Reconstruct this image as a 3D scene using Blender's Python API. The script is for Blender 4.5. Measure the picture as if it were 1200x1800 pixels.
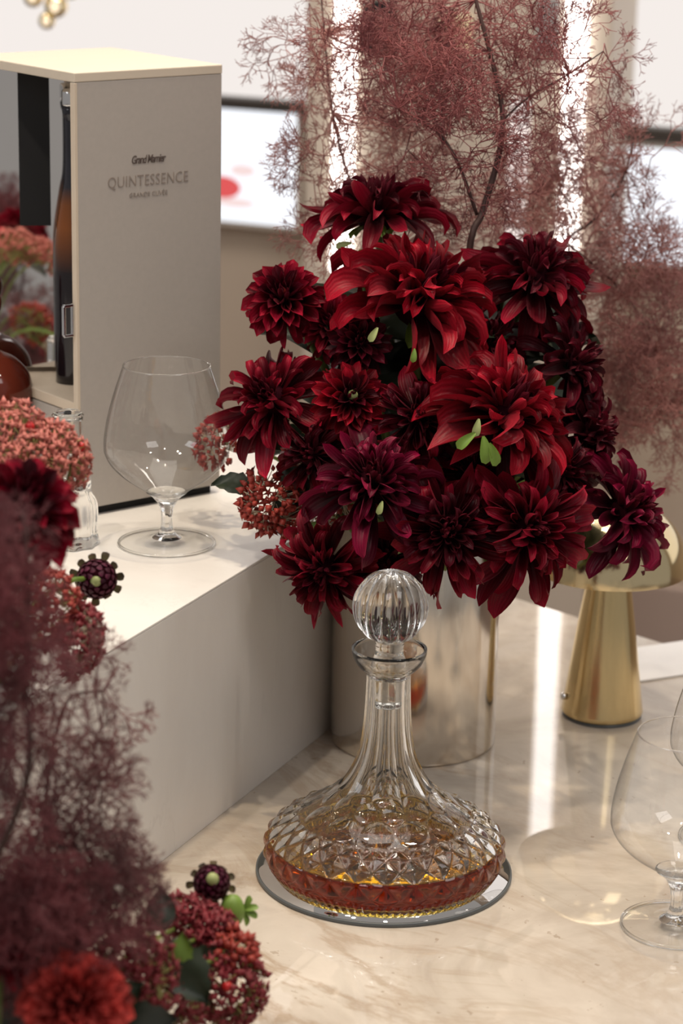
import bpy, bmesh, math, random
import numpy as np
from mathutils import Vector, Matrix

for o in list(bpy.data.objects):
    bpy.data.objects.remove(o)
scn = bpy.context.scene
col = scn.collection
R = math.radians
rng = np.random.default_rng(7)
random.seed(7)

# ------------------------------------------------------------------ camera
FPX = 4250.0                       # focal length in pixels of the 1800 px frame
PITCH = math.atan(1230 / FPX)
ROLL = math.radians(1.15)
CAM = Vector((0, 0, 0.80))
cd = bpy.data.cameras.new('camera')
cd.sensor_fit = 'VERTICAL'
cd.sensor_width = 24.0
cd.sensor_height = 36.0
cd.lens = FPX / 1800 * 36
cd.clip_start = 0.05
cd.dof.use_dof = True
cd.dof.focus_distance = 1.90
cd.dof.aperture_fstop = cd.lens / 12.5
cam = bpy.data.objects.new('camera', cd)
col.objects.link(cam)
scn.camera = cam
up0 = Vector((0, math.sin(PITCH), math.cos(PITCH)))
CR = Vector((1, 0, 0)) * math.cos(ROLL) + up0 * math.sin(ROLL)
CU = up0 * math.cos(ROLL) - Vector((1, 0, 0)) * math.sin(ROLL)
CT = Vector((0, -math.cos(PITCH), math.sin(PITCH)))   # towards the viewer
cam.matrix_world = Matrix(((CR.x, CU.x, CT.x, CAM.x), (CR.y, CU.y, CT.y, CAM.y), (CR.z, CU.z, CT.z, CAM.z), (0, 0, 0, 1)))


def at(x, y, depth):
    return CAM + CR * ((x - 600) / FPX * depth) + CU * (-(y - 900) / FPX * depth) - CT * depth


def onz(x, y, z=0.0):
    d = CR * ((x - 600) / FPX) + CU * (-(y - 900) / FPX) - CT
    t = (z - CAM.z) / d.z
    return CAM + d * t


def onplane(x, y, p, n):
    d = CR * ((x - 600) / FPX) + CU * (-(y - 900) / FPX) - CT
    return CAM + d * ((Vector(p) - CAM).dot(n) / d.dot(n))


# ------------------------------------------------------------------ light and exposure
scn.view_settings.view_transform = 'Standard'
scn.view_settings.look = 'None'
scn.view_settings.gamma = 1
scn.view_settings.use_curve_mapping = False
scn.view_settings.exposure = 0.0
w = bpy.data.worlds.new('world')
scn.world = w
w.use_nodes = True
bg = w.node_tree.nodes['Background']
bg.inputs[0].default_value = (1.0, 0.94, 0.89, 1)
bg.inputs[1].default_value = 0.30
scn.cycles.use_denoising = True
scn.cycles.max_bounces = 18
scn.cycles.transmission_bounces = 16
scn.cycles.transparent_max_bounces = 24
scn.cycles.glossy_bounces = 8
scn.cycles.sample_clamp_indirect = 6.0
scn.cycles.blur_glossy = 0.5


def lamp(name, kind, loc, target, energy, color, size, spot=None, blend=0.5, size_y=None):
    d = bpy.data.lights.new(name, kind)
    d.energy = energy
    d.color = color
    if kind == 'AREA':
        d.size = size
        if size_y:
            d.shape = 'RECTANGLE'
            d.size_y = size_y
    else:
        d.shadow_soft_size = size
    if spot:
        d.spot_size = R(spot)
        d.spot_blend = blend
    o = bpy.data.objects.new(name, d)
    col.objects.link(o)
    o.location = loc
    o.rotation_euler = (Vector(target) - Vector(loc)).to_track_quat('-Z', 'Y').to_euler()
    return o


lamp('ceiling_downlight_podium', 'SPOT', (-0.08, 2.00, 2.3), (-0.20, 1.85, 0.2), 55, (1.0, 0.82, 0.57), 0.025, 34, 0.6)
lamp('ceiling_downlight_table', 'SPOT', (0.32, 1.72, 2.4), (0.10, 1.66, 0.0), 40, (1.0, 0.87, 0.70), 0.03, 40, 0.6)
lamp('ceiling_downlight_front', 'SPOT', (-0.75, 1.0, 2.4), (-0.05, 1.85, 0.35), 50, (1.0, 0.88, 0.74), 0.04, 32, 0.6)
lamp('added_wall_fill', 'AREA', (0.1, 3.2, 2.5), (0.2, 4.2, 0.1), 46, (1.0, 0.92, 0.84), 3.0, size_y=0.3)  # added area light that brightens the back wall
lamp('added_overhead_fill', 'AREA', (0.0, 2.3, 2.6), (0.0, 2.0, 0.0), 13, (1.0, 0.95, 0.88), 1.4)  # added overhead light for glow in the glass and liquor
lamp('added_right_fill', 'AREA', (1.3, 0.1, 2.3), (0.0, 1.9, 0.2), 13, (1.0, 0.96, 0.94), 1.0)  # added fill from the right of the camera
for k_, (lx, ly) in enumerate(((-0.9, 1.2), (0.1, 0.6), (0.9, 1.3), (0.8, 2.6), (-0.5, 2.8))):
    lamp('ceiling_downlight_small', 'AREA', (lx, ly, 2.5), (lx * 0.6, ly * 0.6 + 0.7, 0.0), 2.6, (1.0, 0.92, 0.82), 0.09)
lamp('added_cool_fill', 'AREA', (-1.8, 0.5, 1.8), (-0.1, 1.6, 0.2), 9, (0.94, 0.96, 1.0), 0.8)  # added cool fill from the front left


# ------------------------------------------------------------------ materials
class NT:
    def __init__(s, name):
        s.m = bpy.data.materials.new(name)
        s.m.use_nodes = True
        s.t = s.m.node_tree
        s.t.nodes.clear()
        s.out = s.n('ShaderNodeOutputMaterial')

    def n(s, kind, **kw):
        nd = s.t.nodes.new(kind)
        for k, v in kw.items():
            setattr(nd, k, v)
        return nd

    def l(s, a, b):
        s.t.links.new(a, b)

    def math(s, op, a, b=None, clamp=False):
        nd = s.n('ShaderNodeMath', operation=op, use_clamp=clamp)
        for i, v in enumerate((a, b)):
            if v is None:
                continue
            if isinstance(v, (int, float)):
                nd.inputs[i].default_value = v
            else:
                s.l(v, nd.inputs[i])
        return nd.outputs[0]

    def mix(s, f, a, b, blend='MIX'):
        nd = s.n('ShaderNodeMix', data_type='RGBA', blend_type=blend)
        for sock, v in ((nd.inputs[0], f), (nd.inputs[6], a), (nd.inputs[7], b)):
            if isinstance(v, (int, float)):
                sock.default_value = v
            elif isinstance(v, tuple):
                sock.default_value = (*v, 1)
            else:
                s.l(v, sock)
        return nd.outputs[2]

    def ramp(s, f, stops):
        nd = s.n('ShaderNodeValToRGB')
        cr = nd.color_ramp
        while len(cr.elements) < len(stops):
            cr.elements.new(0.5)
        for e, (p, c) in zip(cr.elements, stops):
            e.position = p
            e.color = (*c, 1) if len(c) == 3 else c
        s.l(f, nd.inputs[0])
        return nd.outputs[0]

    def noise(s, vec, scale, detail=4, rough=0.5, dist=0.0):
        nd = s.n('ShaderNodeTexNoise')
        nd.inputs['Scale'].default_value = scale
        nd.inputs['Detail'].default_value = detail
        nd.inputs['Roughness'].default_value = rough
        nd.inputs['Distortion'].default_value = dist
        if vec is not None:
            s.l(vec, nd.inputs['Vector'])
        return nd.outputs[0]

    def coord(s, which='Object', scale=None):
        tc = s.n('ShaderNodeTexCoord')
        v = tc.outputs[which]
        if scale:
            mp = s.n('ShaderNodeMapping')
            mp.inputs['Scale'].default_value = scale
            s.l(v, mp.inputs[0])
            v = mp.outputs[0]
        return v

    def bsdf(s, color=None, rough=0.5, metal=0.0, **kw):
        b = s.n('ShaderNodeBsdfPrincipled')
        if color is not None:
            if isinstance(color, tuple):
                b.inputs['Base Color'].default_value = (*color, 1)
            else:
                s.l(color, b.inputs['Base Color'])
        if isinstance(rough, (int, float)):
            b.inputs['Roughness'].default_value = rough
        else:
            s.l(rough, b.inputs['Roughness'])
        b.inputs['Metallic'].default_value = metal
        for k, v in kw.items():
            b.inputs[k].default_value = v
        s.l(b.outputs[0], s.out.inputs[0])
        return b

    def bump(s, b, h, strength=0.3, dist=0.001):
        nd = s.n('ShaderNodeBump')
        nd.inputs['Strength'].default_value = strength
        nd.inputs['Distance'].default_value = dist
        s.l(h, nd.inputs['Height'])
        s.l(nd.outputs[0], b.inputs['Normal'])


def plain(name, color, rough=0.5, metal=0.0, var=0.08, scale=40, **kw):
    """one coloured surface with a slight procedural mottling"""
    t = NT(name)
    f = t.noise(t.coord(), scale, 3)
    c = t.mix(f, tuple(min(1, x * (1 - var)) for x in color), tuple(min(1, x * (1 + var)) for x in color))
    t.bsdf(c, rough, metal, **kw)
    return t.m


def glow(name, color, strength):
    t = NT(name)
    e = t.n('ShaderNodeEmission')
    e.inputs[0].default_value = (*color, 1)
    e.inputs[1].default_value = strength
    t.l(e.outputs[0], t.out.inputs[0])
    return t.m


def m_marble():
    t = NT('polished_marble')
    v = t.coord()
    n1 = t.noise(v, 5.5, 8, 0.62, 0.9)
    n2 = t.noise(v, 16, 6, 0.6, 0.5)
    c = t.ramp(n1, [(0.30, (0.33, 0.27, 0.22)), (0.44, (0.48, 0.41, 0.34)), (0.58, (0.62, 0.55, 0.47)), (0.72, (0.42, 0.36, 0.31))])
    c = t.mix(t.math('MULTIPLY', n2, 0.35), c, (0.66, 0.59, 0.51))
    v2 = t.coord('Object', (1.0, 2.2, 1.0))
    r = t.noise(v2, 3.2, 7, 0.62, 1.2)
    rid = t.math('ABSOLUTE', t.math('SUBTRACT', r, 0.5))
    vein = t.math('SUBTRACT', 1.0, t.math('MULTIPLY', rid, 22.0), True)
    msk = t.noise(v, 2.6, 3)
    vein = t.math('MULTIPLY', t.math('MULTIPLY', vein, 0.9), t.math('MULTIPLY', t.math('SUBTRACT', msk, 0.35), 2.2, True), True)
    c = t.mix(vein, c, (0.33, 0.22, 0.13))
    sp = t.noise(v, 95, 3, 0.6)
    spk = t.math('MULTIPLY', t.math('GREATER_THAN', sp, 0.71), 0.45)
    c = t.mix(spk, c, (0.27, 0.19, 0.12))
    b = t.bsdf(c, t.math('ADD', 0.008, t.math('MULTIPLY', n2, 0.02)), 0.0)
    b.inputs['IOR'].default_value = 1.55
    return t.m


def m_riser():
    t = NT('white_stone')
    v = t.coord('Object', (1.0, 1.0, 0.35))
    n = t.noise(v, 7, 6, 0.6, 0.6)
    c = t.ramp(n, [(0.3, (0.70, 0.66, 0.62)), (0.6, (0.77, 0.74, 0.70))])
    r = t.noise(v, 5.0, 6, 0.6, 1.6)
    rid = t.math('ABSOLUTE', t.math('SUBTRACT', r, 0.5))
    vein = t.math('SUBTRACT', 1.0, t.math('MULTIPLY', rid, 75.0), True)
    msk = t.math('MULTIPLY', t.math('SUBTRACT', t.noise(v, 4, 2), 0.48), 4.0, True)
    c = t.mix(t.math('MULTIPLY', t.math('MULTIPLY', vein, msk), 0.42), c, (0.36, 0.32, 0.30))
    b = t.bsdf(c, 0.32)
    return t.m


def m_brushed(name, color, rough, stretch, strength, amt=0.12):
    t = NT(name)
    v = t.coord('Object', stretch)
    n = t.noise(v, 1.0, 5, 0.65)
    c = t.mix(n, tuple(x * (1 - amt) for x in color), tuple(min(1, x * (1 + amt)) for x in color))
    b = t.bsdf(c, rough, 1.0)
    t.bump(b, n, strength, 0.0004)
    return t.m


def m_thin_glass():
    """thin blown wall: passes light straight through, reflects by fresnel, darker where the wall is seen edge on"""
    t = NT('thin_clear_glass')
    lw = t.n('ShaderNodeLayerWeight')
    lw.inputs[0].default_value = 0.5
    f = lw.outputs['Facing']
    edge = t.math('POWER', f, 4.0)
    tr = t.n('ShaderNodeBsdfTransparent')
    t.l(t.ramp(edge, [(0.0, (0.985, 0.985, 0.98)), (0.30, (0.90, 0.90, 0.90)), (1.0, (0.20, 0.21, 0.22))]), tr.inputs[0])
    gl = t.n('ShaderNodeBsdfGlossy')
    gl.inputs['Roughness'].default_value = 0.0
    mx = t.n('ShaderNodeMixShader')
    sch = t.math('ADD', 0.075, t.math('MULTIPLY', t.math('POWER', f, 6.0), 0.6))
    t.l(sch, mx.inputs[0])
    t.l(tr.outputs[0], mx.inputs[1])
    t.l(gl.outputs[0], mx.inputs[2])
    t.l(mx.outputs[0], t.out.inputs[0])
    return t.m


def m_glass(name='clear_crystal', ior=1.52, color=(0.99, 0.99, 0.985)):
    t = NT(name)
    g = t.n('ShaderNodeBsdfGlass')
    g.inputs['IOR'].default_value = ior
    g.inputs['Roughness'].default_value = 0.0
    g.inputs['Color'].default_value = (*color, 1)
    t.l(g.outputs[0], t.out.inputs[0])
    return t.m


def m_liquid(name, color, density, level):
    """liquor filling a crystal cavity: towards the glass its relative index is 1.36/1.52, towards the air above it 1.36"""
    t = NT(name)
    sep = t.n('ShaderNodeSeparateXYZ')
    t.l(t.coord(), sep.inputs[0])
    top = t.math('GREATER_THAN', sep.outputs[2], level)
    g = t.n('ShaderNodeBsdfGlass')
    g.inputs['Roughness'].default_value = 0.0
    t.l(t.math('ADD', 1.36 / 1.52, t.math('MULTIPLY', top, 1.36 - 1.36 / 1.52)), g.inputs['IOR'])
    t.l(g.outputs[0], t.out.inputs[0])
    a = t.n('ShaderNodeVolumeAbsorption')
    a.inputs['Color'].default_value = (*color, 1)
    a.inputs['Density'].default_value = density
    t.l(a.outputs[0], t.out.inputs['Volume'])
    return t.m


def m_petal(name, base, tip, back):
    t = NT(name)
    uv = t.n('ShaderNodeUVMap', uv_map='uv')
    sep = t.n('ShaderNodeSeparateXYZ')
    t.l(uv.outputs[0], sep.inputs[0])
    oi = t.n('ShaderNodeObjectInfo')
    u = sep.outputs[0]
    nz = t.noise(t.coord(), 60, 3)
    ug = t.math('ADD', u, t.math('MULTIPLY', t.math('SUBTRACT', nz, 0.5), 0.25))
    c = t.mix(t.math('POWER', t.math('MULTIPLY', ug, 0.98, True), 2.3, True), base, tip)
    st = t.math('MULTIPLY', t.math('SINE', t.math('MULTIPLY', sep.outputs[1], 46.0)), 0.5)
    st = t.math('MULTIPLY', t.math('ADD', st, 0.5), 0.22)
    c = t.mix(st, c, base)
    val = t.math('ADD', 0.40, t.math('MULTIPLY', oi.outputs['Random'], 0.9))
    c = t.mix(1.0, c, val, 'MULTIPLY')
    ge = t.n('ShaderNodeNewGeometry')
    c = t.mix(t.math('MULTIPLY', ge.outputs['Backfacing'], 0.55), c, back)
    b = t.bsdf(c, 0.42)
    b.inputs['Specular IOR Level'].default_value = 0.16
    b.inputs['Sheen Weight'].default_value = 0.12
    b.inputs['Sheen Tint'].default_value = (1, 0.25, 0.3, 1)
    t.bump(b, t.math('SINE', t.math('MULTIPLY', sep.outputs[1], 46.0)), 0.25, 0.0004)
    tl = t.n('ShaderNodeBsdfTranslucent')
    t.l(c, tl.inputs[0])
    mx = t.n('ShaderNodeMixShader')
    mx.inputs[0].default_value = 0.18
    t.l(b.outputs[0], mx.inputs[1])
    t.l(tl.outputs[0], mx.inputs[2])
    t.l(mx.outputs[0], t.out.inputs[0])
    return t.m


def m_fibre(name, a, b_):
    t = NT(name)
    n = t.noise(t.coord('Object'), 14, 3, 0.6)
    c = t.ramp(n, [(0.32, a), (0.68, b_)])
    t.bsdf(c, 0.6)
    return t.m


M = {}
M['marble'] = m_marble()
M['riser'] = m_riser()
M['board'] = plain('greige_paper_board', (0.43, 0.39, 0.355), 0.6, var=0.05, scale=220)
M['board_in'] = plain('board_core', (0.62, 0.52, 0.41), 0.6)
M['wood'] = m_brushed('pale_wood_veneer', (0.64, 0.555, 0.45), 0.5, (4, 60, 4), 0.02, 0.06)
M['wood'].node_tree.nodes['Principled BSDF'].inputs['Metallic'].default_value = 0
M['black'] = plain('matte_black', (0.006, 0.006, 0.007), 0.8)
M['ink'] = plain('dark_print', (0.10, 0.075, 0.065), 0.5)
M['ink2'] = plain('grey_print', (0.27, 0.225, 0.195), 0.5)
M['mirror'] = plain('mirror', (0.82, 0.80, 0.78), 0.02, 1.0, var=0.02)
M['chrome'] = plain('chrome', (0.75, 0.75, 0.76), 0.12, 1.0)
M['edge'] = plain('dark_mirror_edge', (0.10, 0.11, 0.115), 0.35)
M['vase'] = m_brushed('champagne_silver', (0.74, 0.68, 0.60), 0.13, (60, 60, 3), 0.35, 0.10)
M['brass'] = m_brushed('brushed_brass', (0.74, 0.58, 0.31), 0.20, (90, 90, 3), 0.30, 0.12)
M['brass2'] = m_brushed('satin_brass', (0.84, 0.70, 0.43), 0.14, (20, 20, 60), 0.08, 0.05)
M['thin'] = m_thin_glass()
M['glass'] = m_glass()
M['liquor'] = m_liquid('amber_liquor', (0.972, 0.84, 0.07), 112, 0.0262 - 0.0009)
M['redglass'] = plain('deep_red_glaze', (0.085, 0.012, 0.006), 0.07, 0.0, Coat_Weight=0.8) if False else plain('deep_red_glaze', (0.10, 0.016, 0.008), 0.08)
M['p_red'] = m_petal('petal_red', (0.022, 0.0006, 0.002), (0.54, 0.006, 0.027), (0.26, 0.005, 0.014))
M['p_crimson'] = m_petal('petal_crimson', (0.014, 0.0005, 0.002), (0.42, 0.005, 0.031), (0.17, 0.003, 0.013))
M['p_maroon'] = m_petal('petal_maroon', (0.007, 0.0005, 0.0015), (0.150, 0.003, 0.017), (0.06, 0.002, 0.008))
M['p_plum'] = m_petal('petal_plum', (0.010, 0.0005, 0.003), (0.32, 0.005, 0.050), (0.13, 0.003, 0.022))
M['p_orange'] = m_petal('petal_coral', (0.34, 0.026, 0.024), (0.74, 0.105, 0.085), (0.58, 0.08, 0.065))
M['p_bud'] = m_petal('petal_bud', (0.05, 0.008, 0.022), (0.17, 0.028, 0.070), (0.15, 0.10, 0.06))
M['p_sepal'] = m_petal('bud_sepal', (0.10, 0.09, 0.035), (0.035, 0.008, 0.012), (0.07, 0.05, 0.02))
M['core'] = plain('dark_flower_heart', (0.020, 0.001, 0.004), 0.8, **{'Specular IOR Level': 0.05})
M['green'] = plain('fresh_green', (0.16, 0.26, 0.035), 0.5, var=0.25, scale=60)
M['palegreen'] = plain('pale_green', (0.33, 0.37, 0.14), 0.5, var=0.2, scale=200)
M['stem'] = plain('green_stem', (0.12, 0.16, 0.03), 0.5, var=0.2)
M['leaf'] = plain('dark_green_leaf', (0.022, 0.034, 0.016), 0.45, var=0.3, scale=60)
M['leaf2'] = plain('bronze_green_leaf', (0.035, 0.04, 0.03), 0.4, var=0.3, scale=60)
M['twig'] = plain('brown_twig', (0.055, 0.022, 0.018), 0.6, var=0.2)
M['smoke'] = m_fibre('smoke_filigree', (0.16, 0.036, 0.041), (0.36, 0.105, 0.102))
M['smoke2'] = m_fibre('smoke_filigree_backlit', (0.24, 0.085, 0.08), (0.46, 0.20, 0.17))  # backlight on the plumes is put into this lighter colour
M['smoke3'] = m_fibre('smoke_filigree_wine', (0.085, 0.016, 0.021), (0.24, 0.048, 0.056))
M['smoke4'] = m_fibre('smoke_filigree_dark', (0.085, 0.026, 0.028), (0.22, 0.066, 0.066))  # darker tone of the plain filigree
M['floret_red'] = plain('sedum_red', (0.20, 0.010, 0.018), 0.55, var=0.4, scale=120)
M['floret_pink'] = plain('sedum_pink', (0.46, 0.13, 0.10), 0.55, var=0.4, scale=120)
M['floret_rust'] = plain('sedum_rust', (0.30, 0.028, 0.016), 0.55, var=0.4, scale=120)
M['berry'] = plain('red_berry', (0.50, 0.012, 0.014), 0.35)
M['ray'] = plain('pale_flower_stalk', (0.62, 0.55, 0.40), 0.5)
M['rayg'] = plain('green_flower_stalk', (0.30, 0.28, 0.09), 0.5)
M['wall'] = plain('tan_plaster', (0.50, 0.40, 0.31), 0.8, var=0.04, scale=3)
M['dado'] = plain('mauve_brown_panel', (0.40, 0.30, 0.25), 0.7, var=0.04, scale=3)
M['floor'] = plain('brown_floor', (0.25, 0.19, 0.15), 0.5, var=0.1, scale=3)
M['dark'] = plain('bronze_trim', (0.045, 0.035, 0.028), 0.5)
M['column'] = plain('beige_column_panel', (0.58, 0.49, 0.40), 0.35, var=0.05, scale=4)
M['white_glow'] = glow('emissive_white', (1.0, 0.93, 0.885), 0.92)  # brightness of the upper wall panels is put in as emission
M['screen_glow'] = glow('display_screen_light', (0.93, 0.95, 1.0), 1.15)
M['strip_glow'] = glow('light_strip', (1.0, 0.92, 0.86), 5.5)
M['strip_glow2'] = glow('dim_light_strip', (1.0, 0.86, 0.80), 1.0)
M['red_print'] = glow('lit_red_picture', (0.85, 0.12, 0.12), 0.9)
M['pink_print'] = glow('lit_pink_picture', (1.0, 0.78, 0.76), 0.95)
M['bulb'] = glow('warm_bulb', (1.0, 0.80, 0.55), 1.3)
M['card'] = plain('reflection_card', (0.86, 0.83, 0.80), 0.35, var=0.02)


# ------------------------------------------------------------------ mesh helpers
def mesh(name, verts, faces, smooth=True, uvs=None):
    me = bpy.data.meshes.new(name)
    me.from_pydata([tuple(v) for v in verts], [], [tuple(f) for f in faces])
    if smooth:
        me.polygons.foreach_set('use_smooth', [True] * len(me.polygons))
    if uvs is not None:
        ul = me.uv_layers.new(name='uv')
        li = np.zeros(len(me.loops), dtype=np.int32)
        me.loops.foreach_get('vertex_index', li)
        ul.data.foreach_set('uv', np.asarray(uvs, dtype=np.float32)[li].ravel())
    me.update()
    return me


def link(name, me, mat, parent=None, kind=None, label=None):
    if isinstance(mat, str):
        mat = M[mat]
    if mat is not None and not me.materials:
        me.materials.append(mat)
    o = bpy.data.objects.new(name, me)
    col.objects.link(o)
    if parent is not None:
        o.parent = parent
    if kind:
        o['kind'] = kind
    if label:
        o['label'] = label
    return o


def tag(o, label, cat, group=None):
    o['label'] = label
    o['category'] = cat
    if group:
        o['group'] = group
    return o


def thing(name, label, cat, loc=(0, 0, 0), group=None, rotz=0.0):
    o = bpy.data.objects.new(name, None)
    o.empty_display_size = 0.02
    col.objects.link(o)
    o.location = loc
    o.rotation_euler = (0, 0, rotz)
    return tag(o, label, cat, group)


def box_bm(bm, c, s, rz=0.0, bevel=0.0):
    r = bmesh.ops.create_cube(bm, size=1.0)
    vs = r['verts']
    bmesh.ops.scale(bm, vec=s, verts=vs)
    if bevel > 0:
        es = list({e for v in vs for e in v.link_edges})
        rb = bmesh.ops.bevel(bm, geom=es, offset=bevel, segments=2, affect='EDGES', profile=0.5)
        vs = [v for v in bm.verts if v.is_valid and v in set(rb['verts']) | set(v for v in vs if v.is_valid)]
    if rz:
        bmesh.ops.rotate(bm, cent=(0, 0, 0), matrix=Matrix.Rotation(rz, 3, 'Z'), verts=vs)
    bmesh.ops.translate(bm, vec=c, verts=vs)


def box(name, c, s, mat, parent=None, bevel=0.0015, rz=0.0, **kw):
    bm = bmesh.new()
    box_bm(bm, (0, 0, 0), s, 0, bevel)
    me = bpy.data.meshes.new(name)
    bm.to_mesh(me)
    bm.free()
    o = link(name, me, mat, parent, **kw)
    o.location = c
    o.rotation_euler = (0, 0, rz)
    return o


def resample(prof, n):
    """smooth resampling of an (r, z) profile by Catmull-Rom"""
    p = np.array(prof, float)
    P = np.vstack([2 * p[0] - p[1], p, 2 * p[-1] - p[-2]])
    seg = np.linalg.norm(np.diff(p, axis=0), axis=1)
    cum = np.concatenate([[0], np.cumsum(seg)])
    out = []
    for s in np.linspace(0, cum[-1], n):
        i = min(len(seg) - 1, int(np.searchsorted(cum, s, 'right') - 1))
        t = (s - cum[i]) / max(seg[i], 1e-9)
        a, b, c, d = P[i], P[i + 1], P[i + 2], P[i + 3]
        out.append(0.5 * ((2 * b) + (c - a) * t + (2 * a - 5 * b + 4 * c - d) * t * t + (3 * b - a - 3 * c + d) * t ** 3))
    o = np.array(out)
    o[:, 0] = np.maximum(o[:, 0], 0)
    return o


def lathe(name, prof, n=64, disp=None, close_ends=True, smooth=True):
    """revolve (r, z) rows; disp(theta, row index, r, z) -> (dr, dz)"""
    p = np.asarray(prof, float)
    th = np.linspace(0, 2 * np.pi, n, endpoint=False)
    k = len(p)
    rr = np.repeat(p[:, 0][:, None], n, 1)
    zz = np.repeat(p[:, 1][:, None], n, 1)
    if disp is not None:
        dr, dz = disp(np.repeat(th[None, :], k, 0), rr, zz, np.arange(k)[:, None])
        rr = rr + dr
        zz = zz + dz
    V = np.stack([rr * np.cos(th), rr * np.sin(th), zz], -1).reshape(-1, 3)
    j = np.arange(n)
    F = []
    for i in range(k - 1):
        a = i * n + j
        b = i * n + (j + 1) % n
        F.append(np.stack([a, b, b + n, a + n], 1))
    F = np.concatenate(F).tolist()
    V = V.tolist()
    if close_ends == 'start':
        V.append([0, 0, float(zz[0].mean())])
        F += [[len(V) - 1, (x + 1) % n, x] for x in range(n)]
    elif close_ends:
        V.append([0, 0, float(zz[0].mean())])
        V.append([0, 0, float(zz[-1].mean())])
        c0, c1 = len(V) - 2, len(V) - 1
        F += [[c0, (x + 1) % n, x] for x in range(n)]
        b = (k - 1) * n
        F += [[c1, b + x, b + (x + 1) % n] for x in range(n)]
    return mesh(name, V, F, smooth)


def tube_mesh(name, paths, sides=6):
    """paths: list of (points, radii); one joined mesh"""
    V, F = [], []
    for pts, rad in paths:
        pts = [Vector(p) for p in pts]
        m = len(pts)
        base = len(V)
        for i, p in enumerate(pts):
            d = (pts[min(i + 1, m - 1)] - pts[max(i - 1, 0)]).normalized()
            a = d.orthogonal().normalized() if i == 0 else (a - d * a.dot(d)).normalized()
            b = d.cross(a)
            r = rad[i] if hasattr(rad, '__len__') else rad
            for s in range(sides):
                t = 2 * math.pi * s / sides
                V.append(p + (a * math.cos(t) + b * math.sin(t)) * r)
        for i in range(m - 1):
            for s in range(sides):
                q = base + i * sides
                F.append((q + s, q + (s + 1) % sides, q + sides + (s + 1) % sides, q + sides + s))
        F.append(tuple(base + s for s in range(sides))[::-1])
        F.append(tuple(base + (m - 1) * sides + s for s in range(sides)))
    return mesh(name, V, F)


def bez(p0, p1, p2, n=10):
    p0, p1, p2 = Vector(p0), Vector(p1), Vector(p2)
    return [p0 * (1 - t) ** 2 + p1 * 2 * t * (1 - t) + p2 * t * t for t in np.linspace(0, 1, n)]


def segs_mesh(name, A, B, ra, rb):
    """many thin three-sided twigs from A to B, joined"""
    A, B = np.asarray(A), np.asarray(B)
    d = B - A
    d /= np.maximum(np.linalg.norm(d, axis=1, keepdims=True), 1e-9)
    h = np.where(np.abs(d[:, 2:3]) > 0.9, np.array([[1.0, 0, 0]]), np.array([[0, 0, 1.0]]))
    a = np.cross(d, h)
    a /= np.linalg.norm(a, axis=1, keepdims=True)
    b = np.cross(d, a)
    n = len(A)
    ra = np.broadcast_to(np.asarray(ra, float), n)[:, None]
    rb = np.broadcast_to(np.asarray(rb, float), n)[:, None]
    V = np.zeros((n, 6, 3))
    for s in range(3):
        t = 2 * np.pi * s / 3
        o = a * np.cos(t) + b * np.sin(t)
        V[:, s] = A + o * ra
        V[:, 3 + s] = B + o * rb
    base = (np.arange(n) * 6)[:, None]
    F = np.concatenate([base + np.array([[s, (s + 1) % 3, 3 + (s + 1) % 3, 3 + s]]) for s in range(3)])
    me = bpy.data.meshes.new(name)
    me.vertices.add(n * 6)
    me.vertices.foreach_set('co', V.ravel())
    me.loops.add(F.size)
    me.loops.foreach_set('vertex_index', F.ravel().astype(np.int32))
    me.polygons.add(len(F))
    me.polygons.foreach_set('loop_start', (np.arange(len(F)) * 4).astype(np.int32))
    me.polygons.foreach_set('use_smooth', np.ones(len(F), dtype=bool))
    me.update(calc_edges=True)
    me.validate()
    return me


# ------------------------------------------------------------------ setting: floor, wall, shop fittings
def struct(o):
    o['kind'] = 'structure'
    return o


FLOOR = -0.90
struct(box('floor', (0, 1.6, FLOOR - 0.03), (9, 8, 0.06), 'floor', bevel=0))
WA = R(-24.0)                                   # the back wall runs square to the riser
wdir = Vector((math.cos(WA), math.sin(WA), 0))
wnor = Vector((math.sin(WA), -math.cos(WA), 0))  # towards the viewer
W0 = onplane(1008, 220, (0, 4.0, 0), Vector((0, 1, 0)))
W0.z = 0
COLD = 0.16                                     # the column stands this far proud of the wall


def onwall(px, py, off=0.0):
    """position along the wall and height, on the plane off metres before the wall"""
    q = onplane(px, py, W0 + wnor * (off - COLD), wnor)
    return (q - W0).dot(wdir), q.z


def wall_box(name, x, off, z, sx, sy, sz, mat, parent=None, bevel=0.002):
    if parent is None:
        c = W0 + wdir * x + wnor * (off - COLD)
        return box(name, (c.x, c.y, z), (sx, sy, sz), mat, None, bevel, WA)
    return box(name, (x, -off, z), (sx, sy, sz), mat, parent, bevel)


struct(wall_box('wall_back', 0, -0.05, 0.75, 9, 0.1, 3.3, 'wall', None, 0))
struct(wall_box('baseboard_back', 0, 0.012, (FLOOR - 0.50) / 2, 9, 0.024, -0.50 - FLOOR, 'dado', None, 0.004))
cx0, cx1 = onwall(534, 300, COLD)[0], onwall(1074, 60, COLD)[0]
zt = onwall(460, 168)[1]
struct(wall_box('trim_1', (cx0 - 3.6) / 2, 0.03, zt - 0.011, 3.6 + cx0, 0.06, 0.020, 'dark', None, 0.003))
struct(wall_box('trim_2', (cx1 + 3.6) / 2, 0.03, zt - 0.011, 3.6 - cx1, 0.06, 0.020, 'dark', None, 0.003))
struct(wall_box('wall_panel_left', (cx0 - 3.6) / 2, 0.015, zt + 0.70, 3.6 + cx0, 0.03, 1.4, 'white_glow', None, 0.002))
struct(wall_box('wall_panel_right', (cx1 + 3.6) / 2, 0.015, zt + 0.70, 3.6 - cx1, 0.03, 1.4, 'white_glow', None, 0.002))


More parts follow.
